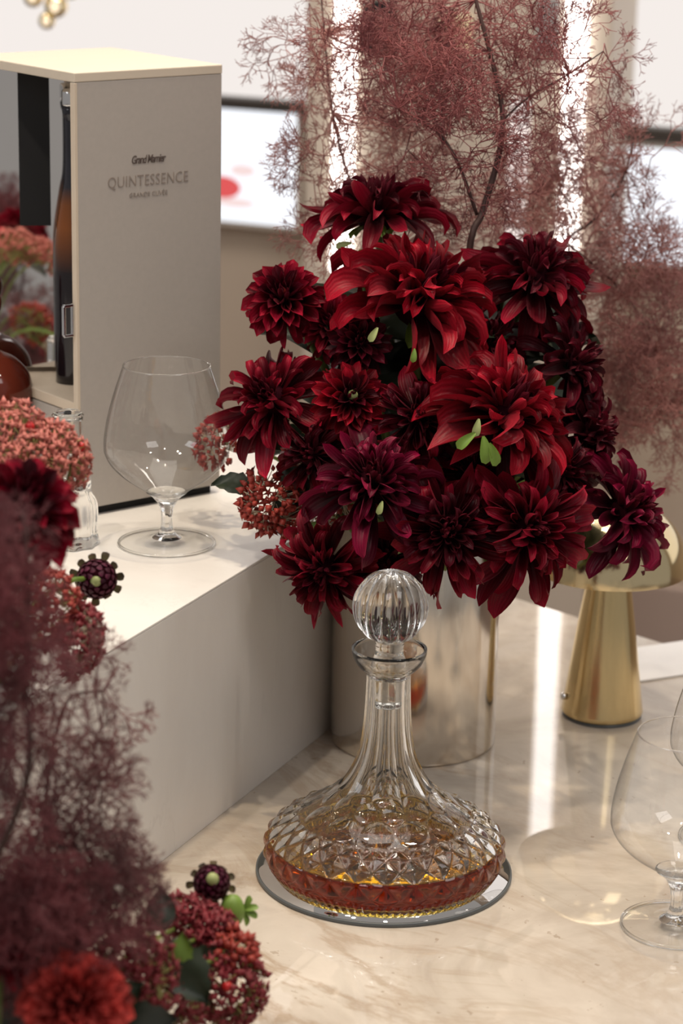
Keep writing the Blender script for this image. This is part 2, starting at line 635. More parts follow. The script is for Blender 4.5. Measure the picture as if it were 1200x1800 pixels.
def display(px0, px1, py0, py1, pc, label, blots):
    x0, _ = onwall(px0, pc)
    x1, _ = onwall(px1, pc)
    mx = (px1 if px0 < 500 else px0)
    _, z1 = onwall(mx, py0)
    _, z0 = onwall(mx, py1)
    c = W0 + wdir * ((x0 + x1) / 2) - wnor * COLD
    t = thing('display_screen', label, 'screen', (c.x, c.y, (z0 + z1) / 2), None, WA)
    wall_box('frame', 0, 0.012, 0, x1 - x0 + 0.024, 0.024, z1 - z0 + 0.024, 'column', t, 0.003)
    wall_box('lit_screen', 0, 0.027, 0, x1 - x0, 0.008, z1 - z0, 'screen_glow', t, 0.001)
    for bx, bz, sx, sz, m in blots:
        me = lathe('picture', [(0.5, 0), (1, 0), (1, 0.05), (0.5, 0.05)], 20)
        o = link('picture', me, m, t)
        qx, qz = onwall(bx, bz)
        o.location = (qx - (x0 + x1) / 2, -0.0315, qz - (z0 + z1) / 2)
        o.rotation_euler = (R(90), 0, 0)
        o.scale = (sx / FPX * 4.3, sz / FPX * 4.3, 0.02)


display(240, 530, 190, 396, 300, 'lit white display screen with a red picture behind the pale box', [(405, 325, 36, 20, 'red_print'), (440, 296, 24, 10, 'pink_print'), (425, 352, 40, 8, 'pink_print')])
display(1088, 1340, 252, 452, 350, 'lit bluish white display screen on the wall behind smoky plumes', [])

# the column with its light strips
xm = (cx0 + cx1) / 2
c = W0 + wdir * xm
t = thing('display_column', 'tall beige column panel with vertical light strips behind the bouquet', 'column', (c.x, c.y, FLOOR), None, WA)
box('column_panel', (0, COLD / 2, 1.6), (cx1 - cx0, COLD - 0.002, 3.2), 'column', t, 0.004)
z913 = onwall(913, 172, COLD)[1]
for pxs, wd, z1, m in ((607, 38, 0.99, 'strip_glow'), (1009, 37, 0.99, 'strip_glow'), (916, 36, z913, 'strip_glow2')):
    wv = wd / FPX * 4.1
    xx = onwall(pxs, 200, COLD)[0] - xm
    box('light_strip', (xx, -0.007, 0.9 + (z1 + 0.03) / 2), (wv, 0.012, z1 - 0.03), m, t, 0.002)
for nm, px, py, sx, sz, m in (('dark_reflection_inset', 668, 45, 0.062, 0.085, M['black']), ('cream_inset', 800, 60, 0.06, 0.065, plain('cream_inlay', (0.85, 0.72, 0.45), 0.4)), ('grey_inset', 965, 45, 0.04, 0.09, plain('grey_inlay', (0.30, 0.28, 0.27), 0.4))):  # the dark one is painted in place of a reflection on the column
    qx, qz = onwall(px, py, COLD)
    box(nm, (qx - xm, -0.005, 0.9 + qz), (sx, 0.010, sz), m, t, 0.002)

# pendant lamp, top left
t = thing('pendant_lamp', 'blurred brass pendant lamp with warm bulbs, hanging above the pale box', 'lamp', at(84, -14, 3.6))
link('rod', tube_mesh('rod', [([(0, 0, 0), (0, 0, 1.2)], 0.004)], 8), 'brass', t)
for bx, bz, rr in ((-0.022, -0.008, 0.015), (0.012, -0.020, 0.018), (0.034, 0.004, 0.014), (-0.002, -0.042, 0.013)):
    pr = [(rr * math.sin(a), -rr * math.cos(a)) for a in np.linspace(0.1, math.pi - 0.1, 10)]
    o = link('globe', lathe('globe', pr, 16), 'brass2', t)
    o.location = (bx, 0, bz)
    link('arm', tube_mesh('arm', [([(0, 0, 0.01), (bx, 0, bz + rr)], 0.002)], 6), 'brass', t)
    b = link('bulb', lathe('bulb', [(0.002, -rr * 0.5), (rr * 0.45, -rr * 0.2), (rr * 0.45, rr * 0.2), (0.002, rr * 0.5)], 12), 'bulb', t)
    b.location = (bx, -rr * 0.95, bz)

# ------------------------------------------------------------------ marble table
ea, eb = onz(1007, 1080), onz(1200, 1139)
e1 = (eb - ea).normalized()
nn = Vector((-e1.y, e1.x, 0))
ang = math.atan2(e1.y, e1.x)
ctr = ea - e1 * 0.26 - nn * 0.75
t = thing('marble_table', 'polished cream and brown veined marble table carrying all the flowers and glassware', 'table', (ctr.x, ctr.y, FLOOR), rotz=ang)
box('tabletop', (0, 0, -FLOOR - 0.015), (2.2, 1.5, 0.03), 'marble', t, 0.004)
box('pedestal', (0, 0, (-FLOOR - 0.03) / 2), (1.2, 0.7, -FLOOR - 0.03), 'dado', t, 0.01)

# ------------------------------------------------------------------ white riser
HP = 0.2025
P0 = onz(240, 1550)
ed = (onz(575, 1285) - P0).normalized()
nl = Vector((-ed.y, ed.x, 0))
s0, s1, wd = -0.60, 0.60, 0.62
mid = P0 + ed * (s0 + s1) / 2 + nl * wd / 2
rz = math.atan2(ed.y, ed.x)
t = thing('display_riser', 'low white veined stone riser standing on the marble table', 'riser', mid, rotz=rz)
box('top_slab', (0, 0, HP - 0.0011), (s1 - s0, wd, 0.0022), 'riser', t, 0.0006)
box('side_panel', (0, -wd / 2 + 0.006, (HP - 0.0022) / 2), (s1 - s0 - 0.001, 0.012, HP - 0.0022), 'riser', t, 0.0006)
box('side_panel', (0, wd / 2 - 0.006, (HP - 0.0022) / 2), (s1 - s0 - 0.001, 0.012, HP - 0.0022), 'riser', t, 0.0006)
for sx in (-1, 1):
    box('end_panel', (sx * ((s1 - s0) / 2 - 0.0065), 0, (HP - 0.0022) / 2), (0.012, wd - 0.025, HP - 0.0022), 'riser', t, 0.0006)

# ------------------------------------------------------------------ presentation box
BA = onz(139, 912.5, HP)
bb = onz(386, 866, HP) - BA
azw = math.atan2(bb.x, bb.y)
ux = Vector((math.sin(azw), math.cos(azw), 0))        # along the lettered side
uy = Vector((-math.cos(azw), math.sin(azw), 0))       # into the depth
BW, BD, BZ = bb.length, 0.175, 0.3855
t = thing('presentation_box', 'tall pale grey presentation box with pale wood lid and mirrored inside', 'box', BA, rotz=math.atan2(ux.y, ux.x))
# local: x along the lettered side, y into the depth; the open side is x = 0
TH = 0.006
box('plinth', (BW / 2, BD / 2, 0.004), (BW - 0.012, BD - 0.012, 0.008), 'black', t, 0.0005)
box('side_board', (BW / 2, TH / 2, 0.008 + (BZ - 0.016) / 2), (BW, TH, BZ - 0.016), 'board', t, 0.0008)
box('side_board', (BW / 2, BD - TH / 2, 0.008 + (BZ - 0.016) / 2), (BW, TH, BZ - 0.016), 'board', t, 0.0008)
box('back_board', (BW - TH / 2, BD / 2, 0.008 + (BZ - 0.016) / 2), (TH, BD - 2 * TH - 0.0005, BZ - 0.016), 'board', t, 0.0008)
box('lid', (BW / 2, BD / 2, BZ - 0.004), (BW + 0.0006, BD + 0.0006, 0.008), 'wood', t, 0.0009)
box('inner_floor', (BW / 2 - TH / 2 + 0.001, BD / 2, 0.0975), (BW - TH - 0.003, BD - 2 * TH - 0.001, 0.009), 'board_in', t, 0.0008)
box('front_board', (TH / 2 + 0.003, BD / 2, 0.050), (TH, BD - 2 * TH - 0.001, 0.084), 'board', t, 0.0008)
box('lining', (BW / 2, BD - TH - 0.0022, 0.2405), (BW - TH - 0.012, 0.003, 0.273), 'board_in', t, 0.0004)
box('mirror_panel', (0.053, 0.130, 0.2405), (0.096, 0.003, 0.268), 'mirror', t, 0.0004, R(-31)).rotation_euler = (R(-3.2), 0, R(-31))
box('dark_reflection_panel', (0.0375, 0.1265, 0.306), (0.0275, 0.003, 0.137), 'black', t, 0.0004, R(-31)).rotation_euler = (R(-3.2), 0, R(-31))  # dark reflection in the mirror, put in as a black panel
box('front_edge', (0.0012, TH / 2, 0.008 + (BZ - 0.016) / 2), (0.003, TH + 0.0006, BZ - 0.017), 'board_in', t, 0.0004)
# latch
bm = bmesh.new()
for c, s in (((0, 0, 0.013), (0.010, 0.003, 0.003)), ((0, 0, -0.013), (0.010, 0.003, 0.003)), ((-0.0045, 0, 0), (0.003, 0.003, 0.026)), ((0.0045, 0, 0), (0.003, 0.003, 0.026))):
    box_bm(bm, c, s, 0, 0.0007)
me = bpy.data.meshes.new('latch')
bm.to_mesh(me)
bm.free()
o = link('latch', me, 'chrome', t, label='chrome latch plate')
o.location = (-0.006, 0.004, BZ - 0.209)


def text(body, size, mat, parent, loc, name, bold=0.0, shear=0.0, space=1.0, xs=1.0):
    cu = bpy.data.curves.new('txt', 'FONT')
    cu.body = body
    cu.size = size
    cu.align_x = 'CENTER'
    cu.align_y = 'CENTER'
    cu.extrude = 0.0002
    cu.offset = bold
    cu.shear = shear
    cu.space_character = space
    cu.resolution_u = 3
    tmp = bpy.data.objects.new('txt', cu)
    col.objects.link(tmp)
    dg = bpy.context.evaluated_depsgraph_get()
    me = bpy.data.meshes.new_from_object(tmp.evaluated_get(dg))
    bpy.data.objects.remove(tmp)
    me.materials.clear()
    o = link(name, me, mat, parent)
    o.location = loc
    o.rotation_euler = (R(90), 0, 0)
    o.scale = (xs, 1, 1)
    return o


tx = 0.0735
text('Grand Marnier', 0.0098, 'ink', t, (tx, -0.0003, BZ - 0.0765), 'lettering', 0.00012, 0.22, 0.82, 0.72)
text('QUINTESSENCE', 0.0137, 'ink2', t, (tx, -0.0003, BZ - 0.0945), 'lettering', -0.0001, 0, 1.05, 0.83)
text('GRANDE CUVÉE', 0.0058, 'ink2', t, (tx, -0.0003, BZ - 0.1065), 'lettering', -0.00004, 0, 1.1, 0.86)

# dark tall bottle inside the box
bl = BA + ux * 0.047 + uy * 0.080 + Vector((0, 0, 0.102))
t = thing('slim_bottle', 'slim dark bottle with amber shoulder standing inside the mirrored box', 'bottle', bl)
pr = resample([(0.001, 0), (0.015, 0.001), (0.0165, 0.006), (0.0165, 0.10), (0.0155, 0.13), (0.010, 0.165), (0.0065, 0.185), (0.006, 0.235), (0.0075, 0.238), (0.0075, 0.245), (0.001, 0.246)], 60)
tb = NT('dark_bottle_glass')
sx = tb.n('ShaderNodeSeparateXYZ')
tb.l(tb.coord(), sx.inputs[0])
b = tb.bsdf(tb.ramp(tb.math('MULTIPLY', sx.outputs[2], 4.0), [(0.40, (0.012, 0.008, 0.010)), (0.56, (0.20, 0.06, 0.012)), (0.64, (0.16, 0.05, 0.012)), (0.70, (0.02, 0.02, 0.028))]), 0.06)
link('body', lathe('body', pr, 32), tb.m, t)
pr = [(0.001, 0.246), (0.008, 0.246), (0.0082, 0.247), (0.0082, 0.258), (0.007, 0.26), (0.001, 0.26)]
link('cap', lathe('cap', pr, 24), 'chrome', t)

# red round bottle at the left edge
c = onz(-14, 872, HP)
t = thing('round_bottle', 'deep red glossy round bottle behind the pink sedum, beside the mirrored box', 'bottle', c)
pr = resample([(0.001, 0), (0.024, 0.0005), (0.0265, 0.003), (0.022, 0.012), (0.017, 0.028), (0.0185, 0.048), (0.028, 0.062), (0.0365, 0.082), (0.0385, 0.097), (0.0345, 0.114), (0.023, 0.127), (0.011, 0.133), (0.0075, 0.138), (0.007, 0.155), (0.0095, 0.157), (0.0095, 0.163), (0.001, 0.164)], 80)
link('body', lathe('body', pr, 48), 'redglass', t)
pr = [(0.001, 0.164), (0.006, 0.164), (0.011, 0.170), (0.012, 0.180), (0.008, 0.188), (0.001, 0.190)]
link('stopper', lathe('stopper', resample(pr, 20), 24), 'redglass', t)


# ------------------------------------------------------------------ brandy snifters
SN_OUT = [(0.0525, 0.0855), (0.0522, 0.094), (0.0495, 0.110), (0.0445, 0.129), (0.0390, 0.146), (0.0360, 0.1545)]


def snifter(loc, label, s=1.0, rotz=0.0):
    t = thing('brandy_snifter', label, 'glass', loc, 'brandy snifters', rotz)
    bowl = resample([(0.0052, 0.0385), (0.0085, 0.0405), (0.0145, 0.0450), (0.0260, 0.0525), (0.0380, 0.0610), (0.0475, 0.0710), (0.0520, 0.0800)] + SN_OUT, 44)
    bw = link('bowl', lathe('bowl', bowl, 72, close_ends=False), 'thin', t)
    rim = [(0.0360 + 0.00055 * math.cos(a), 0.1545 + 0.00055 * math.sin(a)) for a in np.linspace(0, 2 * math.pi, 9)]
    link('rim', lathe('rim', rim, 72, close_ends=False), 'glass', bw)
    stem = resample([(0.0125, 0.0058), (0.0085, 0.0085), (0.0058, 0.0130), (0.0047, 0.0190), (0.0048, 0.0260), (0.0060, 0.0320), (0.0085, 0.0370), (0.0125, 0.0422), (0.0175, 0.0460), (0.0120, 0.0448), (0.0060, 0.0440), (0.0008, 0.0438)], 44)

    def facet(th, r, z, i):
        k = 0.10 * np.clip((z - 0.010) / 0.008, 0, 1) * np.clip((0.040 - z) / 0.006, 0, 1)
        return -r * k * (np.abs(np.sin(4 * th))), 0 * z
    link('stem', lathe('stem', stem, 48, facet), 'glass', t)
    foot = resample([(0.0410, 0.0014), (0.0411, 0.0022), (0.0400, 0.0028), (0.030, 0.0034), (0.020, 0.0042), (0.0130, 0.0058)], 22)
    ft = link('foot', lathe('foot', foot, 72, close_ends=False), 'thin', t)
    fb = [(0.0404 + 0.0012 * math.cos(a), 0.0014 + 0.0012 * math.sin(a)) for a in np.linspace(0, 2 * math.pi, 11)]
    link('foot_rim', lathe('foot_rim', fb, 72, close_ends=False), 'glass', ft)
    t.scale = (s, s, s)
    return t


snifter(onz(293, 956, HP), 'empty clear brandy snifter standing on the white riser before the pale box')
snifter(onz(1186, 1628, 0), 'empty clear brandy snifter on the marble, the nearer of two beside the decanter', 1.0)
snifter(onz(1281, 1476, 0), 'empty clear brandy snifter mostly cut off at the picture edge, behind the other one', 1.0)

# cut crystal holder on the riser
t = thing('crystal_candlestick', 'short clear cut-crystal candlestick on the riser behind the dark foreground dahlia', 'candlestick', onz(122, 956, HP))
pr = resample([(0.001, 0.0), (0.0205, 0.0003), (0.0215, 0.004), (0.0205, 0.012), (0.0212, 0.022), (0.0205, 0.034), (0.0165, 0.043), (0.0165, 0.050), (0.0152, 0.054), (0.0115, 0.055), (0.0108, 0.062), (0.0108, 0.098), (0.0115, 0.102), (0.0085, 0.1025), (0.0080, 0.075), (0.001, 0.074)], 70)


def cut8(th, r, z, i):
    return -r * 0.09 * np.abs(np.sin(5 * th)) * np.clip((0.052 - z) / 0.01, 0, 1), 0 * z


link('body', lathe('body', pr, 60, cut8), 'glass', t)
t.scale = (1.16, 1.16, 1.1)

# ------------------------------------------------------------------ mirror coaster and decanter
DC = onz(674, 1532)
t = thing('mirror_coaster', 'round mirror coaster with dark edge lying under the crystal decanter', 'coaster', DC)
link('edge_ring', lathe('edge_ring', [(0.0990, 0.0), (0.1000, 0.0), (0.1006, 0.0008), (0.1006, 0.0030), (0.1000, 0.0035), (0.0990, 0.0036), (0.0990, 0.0)], 96, close_ends=False), 'edge', t)
link('mirror_disc', lathe('mirror_disc', [(0.0989, 0.0), (0.0989, 0.0035), (0.05, 0.0035)], 96), 'mirror', t)

ZT = 0.0036
t = thing('crystal_decanter', 'broad cut-crystal decanter with ball stopper, part filled with amber liquor', 'decanter', DC + Vector((0, 0, ZT)))
outer = resample([(0.010, 0.0022), (0.040, 0.0022), (0.078, 0.0012), (0.0845, 0.0000), (0.0872, 0.0008), (0.0898, 0.0045), (0.0930, 0.0105), (0.0947, 0.0185), (0.0930, 0.0265), (0.0880, 0.0330), (0.0795, 0.0395),
                  (0.0680, 0.0465), (0.0550, 0.0545), (0.0440, 0.0630), (0.0355, 0.0725), (0.0285, 0.0830), (0.0235, 0.0940), (0.0205, 0.1060), (0.0188, 0.1200),
                  (0.0178, 0.1350), (0.0172, 0.1500), (0.0170, 0.1600), (0.0182, 0.1635), (0.0225, 0.1675), (0.0262, 0.1725), (0.0286, 0.1785), (0.0290, 0.1815), (0.0289, 0.1828)], 300)
inner = resample([(0.0274, 0.1829), (0.0269, 0.1812), (0.0242, 0.1745), (0.0195, 0.1690), (0.0142, 0.1650), (0.0134, 0.1600), (0.0132, 0.1350), (0.0146, 0.1150), (0.0182, 0.0955), (0.0250, 0.0800), (0.0338, 0.0685),
                  (0.0462, 0.0568), (0.0610, 0.0478), (0.0770, 0.0378), (0.0868, 0.0300), (0.0924, 0.0195), (0.0911, 0.0105), (0.0872, 0.0050), (0.076, 0.0036), (0.020, 0.0035), (0.004, 0.0035)], 90)
NO = len(outer)
# arc length along the outer wall for the diamond pattern
al = np.concatenate([[0], np.cumsum(np.linalg.norm(np.diff(outer, axis=0), axis=1))])
iz = int(np.argmin(np.abs(outer[:, 1] - 0.0110) + (outer[:, 0] < 0.08) * 1))
ib = int(np.argmin(np.abs(outer[:, 0] - 0.0690) + (outer[:, 1] < 0.03) * 1))
a0, a1 = al[iz], al[ib]
NDIA = 26
lv = 0.0262
ki = int(np.argmax(inner[:, 1] < lv))
tt_ = (inner[ki - 1, 1] - lv) / (inner[ki - 1, 1] - inner[ki, 1])
lrow = inner[ki - 1] * (1 - tt_) + inner[ki] * tt_
wet = np.vstack([inner[ki:][::-1], [lrow]])       # wall of the cavity wetted by the liquor
inner = np.vstack([inner[:ki], [lrow]])
prof_all = np.vstack([outer, inner])


def tri(x):
    f = x - np.floor(x)
    return np.minimum(f, 1 - f)


def sstep(a, b, x):
    u = np.clip((x - a) / (b - a), 0, 1)
    return u * u * (3 - 2 * u)


def cut_crystal(th, r, z, i):
    isout = (i < NO)
    s = np.concatenate([al, np.full(len(inner), -1.0)])[:, None]
    # band of raised diamonds
    rowh = (a1 - a0) / 4.0
    a = th * NDIA / (2 * np.pi)
    b = (s - a0) / rowh - 0.25
    h = np.minimum(tri(a + b / 2 * 1.0), tri(a - b / 2 * 1.0)) * 2
    band = sstep(a0 - 0.001, a0 + 0.0015, s) * (1 - sstep(a1 - 0.0015, a1 + 0.001, s))
    d = band * (np.minimum(h, 0.8) - 0.5) * 0.0030
    # ribs cut round the foot
    rib = sstep(0.0835, 0.0860, r) * (1 - sstep(0.0070, 0.0095, z)) * isout
    d = d + rib * (np.abs(np.sin(th * 46)) - 0.7) * 0.0016
    # thumb cuts above the diamonds
    ph = th * 13 / (2 * np.pi)
    up = (s - (a1 + 0.0125)) / 0.0125
    uc = (ph - np.floor(ph) - 0.5) * 2
    q = 1 - (up ** 2 + (uc / 0.92) ** 2)
    d = d - np.maximum(q, 0) ** 0.8 * 0.0011 * isout
    up = (s - (a1 + 0.031)) / 0.0085
    uc = ((ph + 0.5) - np.floor(ph + 0.5) - 0.5) * 2
    q = 1 - (up ** 2 + (uc / 0.8) ** 2)
    d = d - np.maximum(q, 0) ** 0.8 * 0.0012 * isout
    # flat flutes up the neck
    fl = th * 10 / (2 * np.pi)
    fu = (fl - np.floor(fl) - 0.5) * 2
    nk = sstep(0.066, 0.074, z) * (1 - sstep(0.1595, 0.1625, z)) * isout
    d = d - nk * r * 0.085 * (1 - fu ** 2)
    # star cut in the base
    st = th * 16 / (2 * np.pi)
    star = np.clip(1 - tri(st) * 2 * 3.0, 0, 1) * sstep(0.008, 0.014, r) * (1 - sstep(0.040, 0.052, r)) * isout * (z < 0.004)
    nr = np.sqrt(np.maximum(r, 1e-6))
    # displacement along the profile normal
    dp = np.gradient(prof_all, axis=0)
    dp[NO - 1] = prof_all[NO - 1] - prof_all[NO - 2]
    ln = np.maximum(np.linalg.norm(dp, axis=1), 1e-9)
    n_r = (dp[:, 1] / ln)[:, None]
    n_z = (-dp[:, 0] / ln)[:, None]
    d = d * isout
    return d * n_r, d * n_z + star * 0.0008


link('body', lathe('body', prof_all, 520, cut_crystal, 'start'), 'glass', t)
# the liquor fills the cavity: glass-to-liquor wall below, liquor-to-air surface on top
rl = float(lrow[0])
liq = np.vstack([wet, [(rl * 0.9995, lv - 0.0001), (rl * 0.97, lv - 0.0007), (rl * 0.5, lv - 0.0008)]])
link('liquor', lathe('liquor', liq, 520), 'liquor', t, label='amber liquor')
# stopper
NB = 120
ph = np.linspace(0.02, math.pi - 0.36, NB)
RB = 0.0292
ball = [(RB * math.sin(a), 0.2195 - ZT + RB * math.cos(a)) for a in ph]
zb = ball[-1][1]
shank = resample([(0.0112, zb - 0.0015), (0.0108, zb - 0.006), (0.0112, zb - 0.011), (0.0135, zb - 0.018), (0.0126, zb - 0.026), (0.0118, zb - 0.044), (0.0118, zb - 0.0505), (0.0100, zb - 0.0525), (0.002, zb - 0.0525)], 50)
sp = np.vstack([ball, shank])[::-1]


def melon(th, r, z, i):
    f = th * 12 / (2 * np.pi)
    u = (f - np.floor(f) - 0.5) * 2
    on = (z > zb + 0.0002)
    k = np.where(on, 0.075, 0.0) * sstep(zb, zb + 0.004, z)
    sh = np.where((z < zb - 0.016), 0.0, 0.0)
    g = np.where(on, 1 - u ** 2, 0)
    return -r * k * g, 0 * z


link('stopper', lathe('stopper', sp, 288, melon), 'glass', t, label='clear fluted ball stopper')

# ------------------------------------------------------------------ silver vase
VC = (onz(575, 1290) + onz(875, 1305)) / 2 + Vector((0, 0.003, 0))
t = thing('silver_vase', 'champagne silver cylinder vase holding the dahlia bouquet', 'vase', VC)
vp = [(0.002, 0.0), (0.0725, 0.0), (0.0738, 0.0010), (0.0740, 0.0030), (0.0740, 0.2050), (0.0737, 0.2062), (0.0728, 0.2068), (0.0720, 0.2060), (0.0718, 0.2040), (0.0716, 0.0080), (0.002, 0.0060)]
link('body', lathe('body', vp, 128), 'vase', t)

# ------------------------------------------------------------------ brass mushroom lamp
LC = onz(1057, 1255)
t = thing('table_lamp', 'brass mushroom table lamp with domed shade, behind the vase', 'lamp', LC)
link('foot_pad', lathe('foot_pad', [(0.002, 0.0), (0.0365, 0.0), (0.0368, 0.0025), (0.002, 0.003)], 64), 'edge', t)
bp = resample([(0.0365, 0.0025), (0.0380, 0.0032), (0.0378, 0.0045), (0.0330, 0.040), (0.0270, 0.085), (0.0212, 0.125), (0.0185, 0.147), (0.0182, 0.158)], 40)
link('base', lathe('base', bp, 96), 'brass', t)
zr_ = 0.1425
sh = [(0.0712 * math.cos(a) ** 0.85 if a < 1.55 else 0.001, zr_ + 0.064 * math.sin(a)) for a in np.linspace(0, math.pi / 2, 34)]
inn = [(r_ * 0.975, zr_ + (z_ - zr_) * 0.965) for r_, z_ in sh][::-1]
link('shade', lathe('shade', sh[::1] + inn[:-1] + [sh[0]], 96, close_ends=False), 'brass2', t)
o = link('bulb', lathe('bulb', [(0.001, 0.158), (0.010, 0.158), (0.014, 0.168), (0.012, 0.180), (0.001, 0.186)], 20), plain('opal_bulb', (0.8, 0.78, 0.72), 0.3), t)
o = link('switch', lathe('switch', resample([(0.001, 0), (0.003, 0), (0.0035, 0.001), (0.003, 0.004), (0.001, 0.0045)], 10), 16), 'chrome', t)
o.location = (-0.0352, -0.008, 0.020)
o.rotation_euler = (0, R(-82), R(14))

# white card put in for a bright reflection on the table behind the lamp
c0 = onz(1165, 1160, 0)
t = box('reflection_card', (c0.x + 0.012, c0.y, 0.0012), (0.155, 0.085, 0.002), 'card', None, 0.0004, R(25))
tag(t, 'plain white card standing in for a bright reflection on the marble behind the brass lamp', 'card')


# ------------------------------------------------------------------ dahlias
def petal_mesh(name, W, bend, cup, tipbend, twist, nu=9, nv=5, seed=0, round_=0.55):
    """unit length petal along +Y, inner face +Z"""
    r = random.Random(seed)
    us = np.linspace(0, 1, nu + 1)
    y = z = 0.0
    cl = [(0.0, 0.0, 0.0)]
    for k in range(nu):
        u = (us[k] + us[k + 1]) / 2
        a = bend * u + tipbend * max(0, (u - 0.6) / 0.4) ** 1.5 * 1.0
        y += math.cos(a) / nu
        z += math.sin(a) / nu
        cl.append((y, z, a))
    V, UV, F = [], [], []
    ph = r.random() * 6
    for k, u in enumerate(us):
        y, z, a = cl[k]
        wv = W * (0.20 + 1.25 * u ** 0.75) * max(0.0, 1 - u ** 3.2) ** round_ * (1 if u < 1 else 0)
        wv = max(wv, 0.006)
        tw = twist * u ** 1.5
        cu = cup * (1.5 - 0.9 * u)
        for j in range(nv + 1):
            v = j / nv * 2 - 1
            xx = v * wv
            h = cu * (abs(v) ** 1.7) * wv + 0.10 * wv * math.sin(6 * u + ph) * v
            # rolled-in edge near the base
            xx *= (1 - 0.28 * min(1, cu) * abs(v) ** 2)
            xr = xx * math.cos(tw) - h * math.sin(tw)
            hr = xx * math.sin(tw) + h * math.cos(tw)
            V.append((xr, y - hr * math.sin(a), z + hr * math.cos(a)))
            UV.append((u, v * 0.5 + 0.5))
    q = nv + 1
    for k in range(nu):
        for j in range(nv):
            F.append((k * q + j, k * q + j + 1, (k + 1) * q + j + 1, (k + 1) * q + j))
    return mesh(name, V, F, True, UV)


INNER = [petal_mesh('petal_inner', 0.15, 0.45 + 0.15 * i, 1.0, 0.2, 0.2 * (i - 1), 6, 4, i, 0.7) for i in range(3)]
MIDP = [petal_mesh('petal_mid', 0.150 + 0.016 * (i % 3), (0.60, 0.40, 0.20, 0.50, 0.30, 0.75, 0.1)[i], (1.25, 1.0, 1.4, 1.1, 0.9, 1.3, 1.15)[i], (-2.6, -1.8, -2.3, 0.5, -1.4, -3.2, -2.0)[i], 0.34 * (i - 3), 11, 6, 10 + i, 0.55) for i in range(7)]
OUTP = [petal_mesh('petal_outer', 0.175 + 0.02 * (i % 3), (-0.25, -0.45, 0.15, -0.6, -0.15, -0.35, 0.3)[i], 0.45 + 0.18 * (i % 4), (-0.9, 0.8, -1.8, -0.6, 1.0, -1.5, -2.4)[i], 0.42 * (i - 3), 11, 5, 20 + i, 0.75) for i in range(7)]
BALLP = [petal_mesh('petal_ball', 0.26 + 0.02 * i, 0.45 - 0.2 * i, 0.9, -0.5, 0.12 * (i - 1), 7, 4, 40 + i, 0.5) for i in range(3)]
SCALE = petal_mesh('bud_scale', 0.34, -0.35, -0.35, -0.3, 0.0, 7, 4, 61, 0.45)
SEPAL = petal_mesh('sepal', 0.26, -0.5, 0.4, -0.4, 0.1, 7, 4, 60)
LEAFM = None


def frame(y, z):
    y = y.normalized()
    z = (z - y * z.dot(y)).normalized()
    x = y.cross(z)
    return Matrix(((x.x, y.x, z.x), (x.y, y.y, z.y), (x.z, y.z, z.z)))


def put(me, name, parent, loc, rot3, scale, mat):
    if not me.materials:
        me.materials.append(M['p_red'])
    o = bpy.data.objects.new(name, me)
    col.objects.link(o)
    o.parent = parent
    m4 = rot3.to_4x4()
    o.matrix_local = Matrix.Translation(loc) @ m4 @ Matrix.Diagonal((scale, scale, scale, 1)) if not hasattr(scale, '__len__') else Matrix.Translation(loc) @ m4 @ Matrix.Diagonal((*scale, 1))
    o.material_slots[0].link = 'OBJECT'
    o.material_slots[0].material = M[mat] if isinstance(mat, str) else mat
    return o


def ball_mesh(name, r, n=16):
    return lathe(name, [(r * math.sin(a), -r * math.cos(a)) for a in np.linspace(0.15, math.pi - 0.15, n // 2 + 2)], n)


CORE = ball_mesh('heart', 1.0)
GA = math.pi * (3 - math.sqrt(5))


def camdir(a):
    return (CR * a[0] + CU * a[1] + CT * a[2]).normalized()


